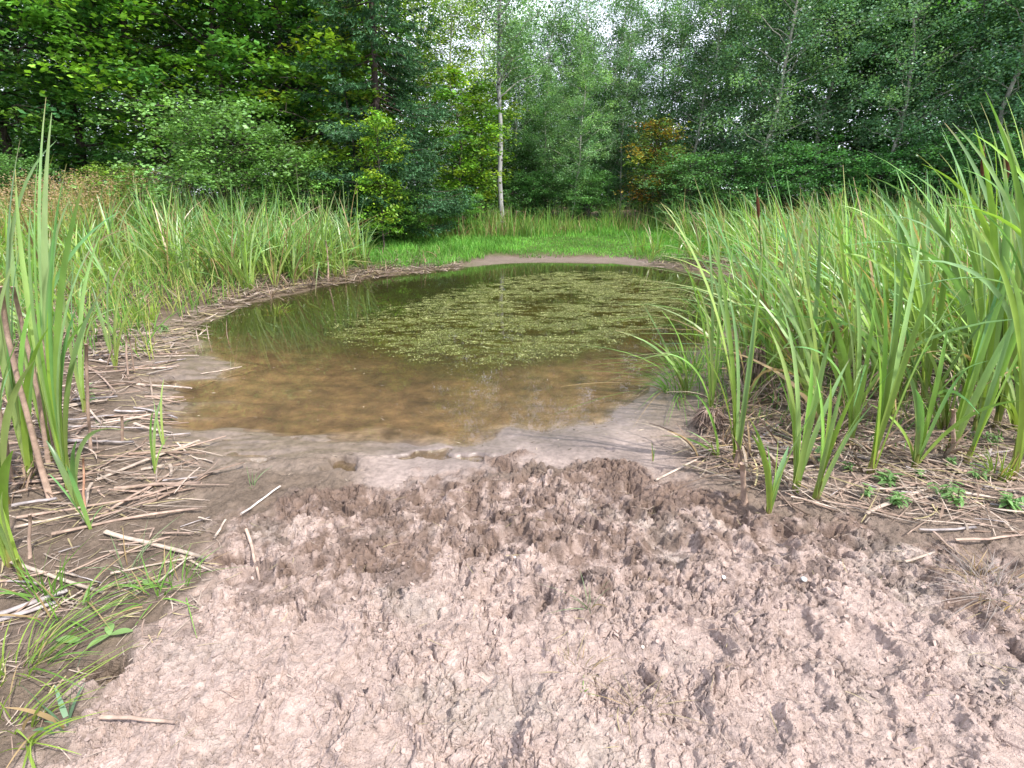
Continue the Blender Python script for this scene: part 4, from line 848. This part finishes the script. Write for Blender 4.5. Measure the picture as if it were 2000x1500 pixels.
# ------------------------------------------------------------------ trees
def trunk_pts(rng, H, lean, wob, n=12):
    t = np.linspace(0, 1, n); w1 = np.cumsum(rng.normal(0, wob, (n, 2)), 0)
    return np.stack([lean[0]*H*t+w1[:, 0]*H*.02, lean[1]*H*t+w1[:, 1]*H*.02, H*t-.1*(t == 0)], -1)
def bark_cols(kind, n, rng):
    if kind == 'birch':
        c = np.tile(np.array([.33, .325, .32]), (n, 1)); return c*rng.uniform(.85, 1.1, (n, 1))
    if kind == 'aspen': return np.array([.36, .35, .31])*rng.uniform(.8, 1.15, (n, 1))
    return np.array([.075, .06, .05])*rng.uniform(.8, 1.2, (n, 1))
def make_crown(rng, H, cb, R, nb, tr, leafL, nleaf, pal, kind='maple', lean=(0, 0), wob=.5, clus=.30, flatz=.10, tilt=.45, shape=.8, up=.35, top=1.0, fade=0.0):
    tb = MB(); cbm = MB(); tp = trunk_pts(rng, H, lean, wob, 14)
    tube(tb, tp, np.linspace(tr, tr*.18, 14)*np.r_[1.35, np.ones(13)], bark_cols(kind, 14, rng), 8)
    if kind == 'birch':      # dark bark scars
        for _ in range(70):
            t = rng.uniform(.02, .8); i = t*13; k = int(i); q = tp[k]*(1-(i-k))+tp[k+1]*(i-k); r = tr*(1-.82*t)*1.02; a = rng.uniform(0, 6.28); hs_ = rng.uniform(.01, .045); wd = rng.uniform(.5, 1.5)
            aa = a+np.linspace(0, wd, 4); v = [[q[0]+math.cos(b)*r*1.06, q[1]+math.sin(b)*r*1.06, q[2]+s*hs_] for s in (-1, 1) for b in aa]
            tb.add(v, [[0,1,5,4],[1,2,6,5],[2,3,7,6]], np.array([.06, .05, .045]))
    cens = []; wts = []
    for i in range(nb):
        u = (i+rng.random())/nb; z = cb+(H*.97-cb)*u; t = z/H*13; k = min(int(t), 12); q = tp[k]*(1-(t-k))+tp[k+1]*(t-k)
        prof = math.sin(math.pi*(.16+.80*u))**shape; r = R*prof*rng.uniform(.6, 1.15); a = i*2.399+rng.normal(0, .4)
        d = np.array([math.cos(a), math.sin(a), 0]); s = np.linspace(0, 1, 6)[:, None]
        pts = q+d*r*s+np.array([0, 0, 1])*(up*r*s-.25*up*r*s*s)+np.r_[[[0, 0, 0]], rng.normal(0, .03*r, (5, 3))]
        tube(tb, pts, np.linspace(max(.012, tr*.32*(1-.7*u)), .005, 6), bark_cols('aspen' if kind == 'birch' else kind, 6, rng), 5, cap=False)
        ncl = max(3, int(r*5))
        for j in range(ncl):
            s_ = rng.uniform(.22, 1.05); kk = min(s_*5, 4.999); k2 = int(kk); p = pts[k2]*(1-(kk-k2))+pts[k2+1]*(kk-k2)
            off = rng.normal(0, 1, 3)*np.array([.26, .26, .12])*r*(.5+.5*s_); off[2] += .06; c = p+off
            tube(tb, np.stack([p, (p+c)/2+[0, 0, .02], c]), [.006, .004, .003], bark_cols('dark', 3, rng), 3, cap=False); cens.append(c); wts.append(.6+s_)
    cens = np.array(cens); wts = np.array(wts); wts /= wts.sum()
    idx = rng.choice(len(cens), nleaf, p=wts); cs = rng.uniform(.6, 1.4, len(cens))*clus
    off = rng.normal(0, 1, (nleaf, 3))*np.array([1, 1, 0]); zz = rng.normal(0, 1, nleaf)*flatz
    rad2 = np.sum(off**2, 1); cen = cens[idx]+off*cs[idx][:, None]; cen[:, 2] += zz-rad2*.05*cs[idx]
    pal = np.asarray(pal); pc = pal[rng.integers(0, len(pal), len(cens))]*rng.uniform(.6, 1.4, (len(cens), 1)); c = pc[idx]*rng.uniform(.7, 1.35, (nleaf, 1))
    L = leafL*rng.uniform(.65, 1.25, nleaf); leaves(cbm, cen, L, L*rng.uniform(.6, .85, nleaf), None, tilt, rng, c)
    return tb, cbm
def make_spruce(rng, H, R, label=None, tr=.13):
    tb = MB(); nb_ = MB(); tp = trunk_pts(rng, H, (0, 0), .15, 14); tube(tb, tp, np.linspace(tr, .02, 14), np.array([.07, .055, .05]), 8)
    z = .9; cen = []; dirs = []; i = 0
    while z < H-.2:
        for k in range(6):
            a = rng.uniform(0, 6.283); u = z/H; r = (R*(1-u)**.7+.3)*rng.uniform(.75, 1.15); d = np.array([math.cos(a), math.sin(a), 0]); q = np.array([tp[min(int(u*13), 12)][0], tp[min(int(u*13), 12)][1], z+rng.normal(0, .08)])
            s = np.linspace(0, 1, 7)[:, None]; pts = q+d*r*s+np.array([0, 0, 1])*r*(-.42*s+.30*s*s*s); tube(tb, pts, np.linspace(.02, .004, 7), np.array([.08, .06, .05]), 4, cap=False)
            m = int(r*16); side = np.array([-d[1], d[0], 0])
            for j in range(m):
                s_ = rng.uniform(.18, 1); kk = min(s_*6, 5.999); k2 = int(kk); p = pts[k2]*(1-(kk-k2))+pts[k2+1]*(kk-k2); sg = rng.choice([-1, 1]); l = (1-s_*.75)*r*.36+.08
                td = nrm((d*.8+side*sg*.8+np.array([0, 0, -.25+rng.normal(0, .12)]))[None])[0]; nn = int(8+l*26); tt = rng.random(nn)[:, None]; cen.append(p+td*l*tt); dirs.append(np.tile(td, (nn, 1)))
        z += .27+.1*rng.random()
    cen = np.concatenate(cen); dd = np.concatenate(dirs); N = len(cen)
    d = nrm(dd+rng.normal(0, .45, (N, 3))); s = nrm(np.cross(d, nrm(rng.normal(0, .5, (N, 3))+np.array([0, 0, 1])))); L = rng.uniform(.07, .14, N)[:, None]; W = rng.uniform(.02, .042, N)[:, None]
    v = np.stack([cen, cen+d*L*.4+s*W*.5, cen+d*L, cen+d*L*.4-s*W*.5], 1); c = np.array([.050, .115, .055])*rng.uniform(.6, 1.4, (N, 1)); tipk = rng.random((N, 1)) < .15; c = np.where(tipk, c*1.6, c)
    nb_.add(v, np.arange(N*4).reshape(-1, 4), np.repeat(c, 4, 0)); return tb, nb_

PM = [[.090,.235,.050],[.125,.300,.050],[.070,.195,.060],[.190,.370,.055]]     # maple greens
PA = [[.135,.265,.120],[.185,.330,.165],[.100,.210,.100],[.195,.345,.130]]     # aspen grey greens
PY = [[.200,.330,.030],[.150,.300,.035],[.260,.340,.030],[.120,.260,.035]]     # yellow greens
PH = [[.125,.265,.070],[.165,.320,.095],[.095,.205,.055]]                       # hazel
PO = [[.30,.22,.035],[.26,.27,.045],[.13,.22,.05],[.34,.17,.03],[.10,.19,.05]]                   # turning
def proto(fn, mat_, *a, **k):
    tb, cb_ = fn(*a, **k)
    def mk(m, nm, mt):
        o = m.build(nm, mt); me = o.data; bpy.data.objects.remove(o); return me
    return mk(tb, "trunk", M_bark), mk(cb_, "crown", mat_)
rt = np.random.default_rng(77)
PROT = {
 'maple': [proto(make_crown, M_leaf, rt, 11, 1.6, 3.3, 46, .13, .150, 23000, PM, 'dark', wob=.5, clus=.28, flatz=.07) for _ in range(3)],
 'aspen': [proto(make_crown, M_leaf, rt, 12, 1.5, 2.3, 52, .085, .090, 29000, PA, 'aspen', wob=.5, clus=.21, flatz=.15, tilt=.9, up=.6) for _ in range(3)],
 'thin':  [proto(make_crown, M_leaf, rt, 11.3, 2.3, 2.2, 44, .075, .085, 14500, PA, 'aspen', wob=.4, clus=.20, flatz=.20, tilt=.9, up=.7)],
 'sapling': [proto(make_crown, M_leaf, rt, 5.5, .6, 1.5, 26, .05, .14, 5200, PY, 'dark', wob=.5, clus=.24, flatz=.07) for _ in range(2)],
 'shrub': [proto(make_crown, M_leaf, rt, 3.4, .15, 2.1, 46, .04, .10, 13500, PH, 'dark', wob=.4, clus=.19, flatz=.07, tilt=.5, shape=.55, up=.5) for _ in range(2)],
 'spruce': [proto(make_spruce, M_needle, rt, 12, 2.5)],
}
def tree(kind, px, y, label, s=1.0, var=0, rz=None, color=(1, 1, 1), group=None, name=None, cat="tree", sx=None, lean=(0, 0)):
    tm, cm = PROT[kind][var % len(PROT[kind])]; x = xat(px, y)
    nm = name or {'maple': 'broadleaf_tree', 'aspen': 'aspen_tree', 'thin': 'aspen_tree', 'sapling': 'maple_sapling', 'shrub': 'shrub', 'spruce': 'spruce_tree'}[kind]
    e = empty(nm, (x, y, gz1(x, y)), label, cat, group, rt.uniform(0, 6.28) if rz is None else rz); e.scale = ((sx or s), (sx or s), s)
    e.rotation_euler[0] = lean[1]; e.rotation_euler[1] = lean[0]
    for nm2, me in (("trunk", tm), ("crown", cm)):
        o = bpy.data.objects.new(nm2, me); C.objects.link(o); o.parent = e; o.color = (*color, 1)
    return e
def own_tree(px, y, label, name, **k):
    mt = k.pop('mt', M_leaf); tb, cb_ = make_crown(rt, **k); x = xat(px, y); e = empty(name, (x, y, gz1(x, y)), label, "tree"); tb.build("trunk", M_bark, e); cb_.build("crown", mt, e); return e
# --- the front of the wood, left to right
tree('maple', -120, 16, "broadleaf tree at the far left edge with pale hazy leaves", 1.0, 0, color=(1.1, 1.05, 1.1))
tree('maple', 60, 17.5, "broadleaf tree behind the tall blue green cattail at left", 1.05, 1, color=(1, 1, 1.1))
tree('maple', 200, 19, "dark broadleaf tree second from the left, behind the dry tan grasses", 1.1, 2, color=(.85, .9, 1))
tree('maple', 335, 18, "broadleaf tree with a bare dark trunk showing above the round shrub", 1.1, 0, color=(1.1, 1.1, .9), rz=2.1)
tree('maple', 470, 18.5, "bright green broadleaf tree left of the spruces", 1.1, 1, color=(1.25, 1.15, .8), rz=4.0)
tree('maple', 590, 20, "broadleaf tree whose branches reach over the pale leaved shrub", 1.15, 2, color=(1, 1, .9))
tree('spruce', 650, 22.5, "taller dark spruce at the back left of the pair", 1.15, color=(.85, .9, 1))
tree('spruce', 755, 16.6, "dark blue green spruce with drooping boughs left of the white trunk", 1.0, color=(1.1, 1.2, 1.05))
tree('sapling', 690, 17, "yellow green maple sapling against the tall back spruce", 1.15, 0)
tree('sapling', 750, 14.6, "bright yellow green maple sapling in front of the drooping spruce", .66, 1, color=(.9, 1, .9), sx=.5)
tree('sapling', 905, 19.5, "yellow green sapling between the spruce and the white trunk", .95, 0, color=(.8, .9, .9))
own_tree(980, 20.5, "slender birch with white scarred bark standing behind the grass bank", "birch_tree", H=12.5, cb=4.4, R=1.9, nb=42, tr=.10, leafL=.085, nleaf=15000, pal=PA, kind='birch', lean=(-.012, 0), wob=.18, clus=.20, flatz=.2, tilt=.9, up=.8)
tree('thin', 1060, 26, "tall thin aspen with a dark trunk right of the birch", .88, color=(.95, 1, .95))
tree('thin', 900, 25, "tall sparse aspen left of the birch against the sky", .98, rz=1.0, color=(2.0, 1.55, .5))
tree('aspen', 1115, 21.5, "short slender aspen just right of the birch", .55, 0, color=(1.15, 1.15, 1))
tree('thin', 1180, 25, "sparse aspen whose crown thins against the bright sky", .84, rz=3.0)
tree('aspen', 1210, 23, "low grey green aspen left of the orange leaved tree", .58, 2, color=(1, 1, 1))
tree('thin', 1000, 28, "far thin aspen seen behind the birch", .82, rz=5.0, color=(1.15, 1.15, .9))
own_tree(1265, 21.2, "small tree with leaves turned orange and yellow at the wood edge", "autumn_tree", H=3.8, cb=.7, R=1.15, nb=28, tr=.06, leafL=.09, nleaf=6500, pal=PO, kind='dark', wob=.4, clus=.25)
tree('aspen', 1060, 23.5, "bushy young aspen filling the gap just right of the birch", .50, 1, color=(1.1, 1.15, .95))
tree('aspen', 1150, 24.5, "young aspen between the slender aspen and the orange leaved tree", .56, 2, color=(.95, 1, 1), rz=2.0)
tree('sapling', 940, 22.5, "pale yellow green sapling just left of the birch trunk", 1.0, 1, color=(.75, .85, .9))
tree('aspen', 1000, 26, "aspen of middle height filling the wood behind the birch", .66, 0, color=(1.0, 1.05, .95), rz=1.5)
tree('aspen', 1100, 27, "aspen of middle height far right of the birch", .72, 1, color=(1.05, 1.1, 1), rz=3.3)
tree('aspen', 1200, 26, "aspen of middle height left of the orange leaved tree", .74, 2, color=(1.0, 1.05, 1), rz=5.0)
tree('aspen', 1290, 25, "aspen of middle height behind the orange leaved tree", .8, 0, color=(.95, 1, 1), rz=.7)
tree('thin', 1110, 29, "far thin aspen between the birch and the sparse aspen", .86, rz=2.2, color=(1.1, 1.15, .95))
tree('thin', 1035, 30, "farthest thin aspen between the birch and the dark trunked aspen", 1.0, rz=1.2, color=(1.1, 1.15, 1))
tree('thin', 945, 27, "thin yellowish aspen just left of the birch against the sky", .95, rz=3.7, color=(1.5, 1.35, .7))
tree('thin', 1140, 26, "tall thin aspen between the short slender aspen and the sparse one", .93, rz=5.5, color=(1, 1.05, 1))
tree('thin', 1260, 27, "tall thin aspen rising behind the orange leaved tree", 1.0, rz=4.2, color=(1.05, 1.1, 1))
tree('thin', 840, 26, "thin aspen between the drooping spruce and the sparse aspen", 1.0, rz=0.4, color=(1.7, 1.45, .5))
tree('aspen', 1335, 22.5, "grey green aspen right of the orange leaved tree", .82, 1, color=(1.05, 1.05, 1.1))
tree('aspen', 1400, 24, "aspen with two thin pale stems in the middle right", .95, 0, color=(1, 1, 1.1))
tree('aspen', 1470, 20.5, "aspen with a forked pale trunk rising over the cattails", 1.0, 2, color=(.95, .95, 1.05))
tree('aspen', 1570, 21.5, "dense grey green aspen right of the forked trunk", 1.0, 1, color=(.9, .95, 1))
tree('maple', 1640, 23, "dark broadleaf tree standing in shade among the right aspens", .9, 1, color=(.8, .95, 1.15))  # dull bluish tint puts the shade into its leaf colour
tree('aspen', 1700, 19.5, "aspen leaning right with a pale bare lower trunk", .9, 0, color=(1, 1.05, 1.15), lean=(.10, 0))
tree('aspen', 1810, 20.5, "aspen fourth from the right edge above the tall cattails", 1.05, 2, color=(.9, .95, 1.1))
tree('aspen', 1900, 18.5, "aspen above the brown cattail spikes at right", 1.0, 1, color=(.9, 1, 1.15))
tree('maple', 1960, 21, "broadleaf tree near the right edge with some yellowing leaves", 1.05, 0, color=(1.0, .95, .95))
tree('aspen', 2060, 18, "aspen at the far right edge of the wood", 1.0, 0, color=(.9, .95, 1.1))
# shrubs; the shaded ones have shade painted in as a darker bluish tint
for px, y, s, v, col, lab in [
  (455,14.6,1.0,0,(1.15,1.1,1.1),"round shrub with pale green leaves in front of the left trees"),
  (590,15.2,.72,1,(1,1,.8),"olive green shrub right of the round pale one"),
  (250,14.8,.55,0,(1.35,1.1,.6),"low shrub with yellowing top leaves above the dry grasses"),
  (60,14.4,.6,1,(1,1,1),"shrub behind the dry grasses at the far left"),
  (715,15.6,.42,0,(.75,1.05,.9),"low green shrub at the foot of the yellow green sapling"),
  (790,16.2,.45,1,(1,1.1,.7),"small leafy shrub under the drooping spruce"),
  (890,18.6,.45,0,(.9,1.1,.7),"small bright shrub between the spruce and birch feet"),
  (1045,22,.6,1,(.75,.9,.9),"dark shrub just behind the foot of the birch"),
  (1150,21.5,.6,0,(.8,.95,.9),"dark green shrub below the short slender aspen"),
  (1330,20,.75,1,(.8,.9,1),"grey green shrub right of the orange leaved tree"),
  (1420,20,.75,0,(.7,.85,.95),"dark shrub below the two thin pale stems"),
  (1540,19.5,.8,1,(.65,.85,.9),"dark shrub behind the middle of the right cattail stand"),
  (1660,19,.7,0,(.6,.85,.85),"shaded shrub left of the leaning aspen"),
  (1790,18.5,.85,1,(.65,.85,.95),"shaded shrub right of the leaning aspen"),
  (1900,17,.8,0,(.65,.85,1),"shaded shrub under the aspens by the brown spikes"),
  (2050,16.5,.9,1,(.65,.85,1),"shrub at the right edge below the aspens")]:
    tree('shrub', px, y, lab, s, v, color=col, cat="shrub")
# second rank
def behind(px):
    for lim, t in ((-250, "far beyond the left edge"), (-60, "just beyond the left edge"), (60, "behind the tall foreground cattail"), (180, "behind the dry tan grasses"), (290, "left of the bare dark trunk"), (400, "right of the bare dark trunk"), (520, "behind the round pale shrub"),
                   (640, "behind the olive shrub"), (740, "behind the tall back spruce"), (850, "behind the drooping spruce"), (960, "left of the birch"), (1080, "right of the birch"), (1200, "left of the orange leaved tree"), (1320, "behind the orange leaved tree"),
                   (1430, "behind the two thin pale stems"), (1530, "behind the forked trunk"), (1650, "right of the forked trunk"), (1760, "behind the leaning aspen"), (1870, "right of the leaning aspen"), (1990, "behind the brown cattail spikes"), (2200, "just beyond the right edge")):
        if px < lim: return t
    return "far beyond the right edge"
for i, px in enumerate(range(-700, 2800, 135)):
    gap = 860 < px < 1330; y = rt.uniform(26, 31)
    tree('maple' if i % 2 else 'aspen', px, y, ("shaded broadleaf tree" if i % 2 else "shaded aspen")+" in the second rank "+behind(px), .50 if gap else rt.uniform(1.0, 1.25), i, color=tuple(np.array([.8, .85, .9])*rt.uniform(.8, 1.1)), group="trees of the second rank")  # darker tint paints the shade behind the front trees into leaf and bark
for i, px in enumerate(range(-500, 2600, 110)):
    y = rt.uniform(23, 27); tree('shrub', px, y, "shaded undergrowth shrub deep in the wood "+behind(px), rt.uniform(.7, 1.1), i, color=tuple(np.array([.65, .75, .8])*rt.uniform(.8, 1.1)), group="undergrowth shrubs in the wood", cat="shrub")  # shade of the wood's interior painted in by a still darker tint
# far wood beyond
def far_wood():
    m = MB(); n = 210000; px = rt.uniform(-900, 2900, n); y = rt.uniform(34, 52, n); x = (px-1000)/1000*(y*cP+.5)
    gp = sstep(780, 900, px)*sstep(1420, 1300, px); Ht = 15.5*(1-gp)+6.2*gp+2.0*fbm(x*.22, y*.3, 3, 401)*3
    z = rt.random(n)**1.1*Ht+.3; d3 = fbm(x*.5+z*.3, z*.6+y*.4, 3, 402); ok = d3 > -.22-.5*sstep(3.5, 2, z); cen = np.stack([x, y, z], -1)[ok]; n = len(cen)
    pal = np.array(PM+PA); c = pal[rt.integers(0, len(pal), n)]*rt.uniform(.6, 1.2, (n, 1)); L = rt.uniform(.18, .42, n); leaves(m, cen, L, L*.7, None, .8, rt, c)
    o = m.build("far_wood", M_leaf); tag(o, "dense green mass of the wood far behind the first trees", "woods", kind="stuff")
    t = MB()
    for i in range(130):
        px = rt.uniform(-800, 2800); y = rt.uniform(30, 50); x = (px-1000)/1000*(y*cP+.5); H = 5 if 860 < px < 1330 else 11; h = np.linspace(0, 1, 5)[:, None]
        tube(t, np.array([x, y, .5])+np.array([rt.normal(0, .4), 0, H])*h, np.linspace(.13, .04, 5), np.array([.09, .075, .065]), 5)
    o2 = t.build("far_trunks", M_bark); tag(o2, "distant dark tree trunks deep in the wood", "tree trunks", kind="stuff")
far_wood()
print("OBJECTS", len(bpy.data.objects))
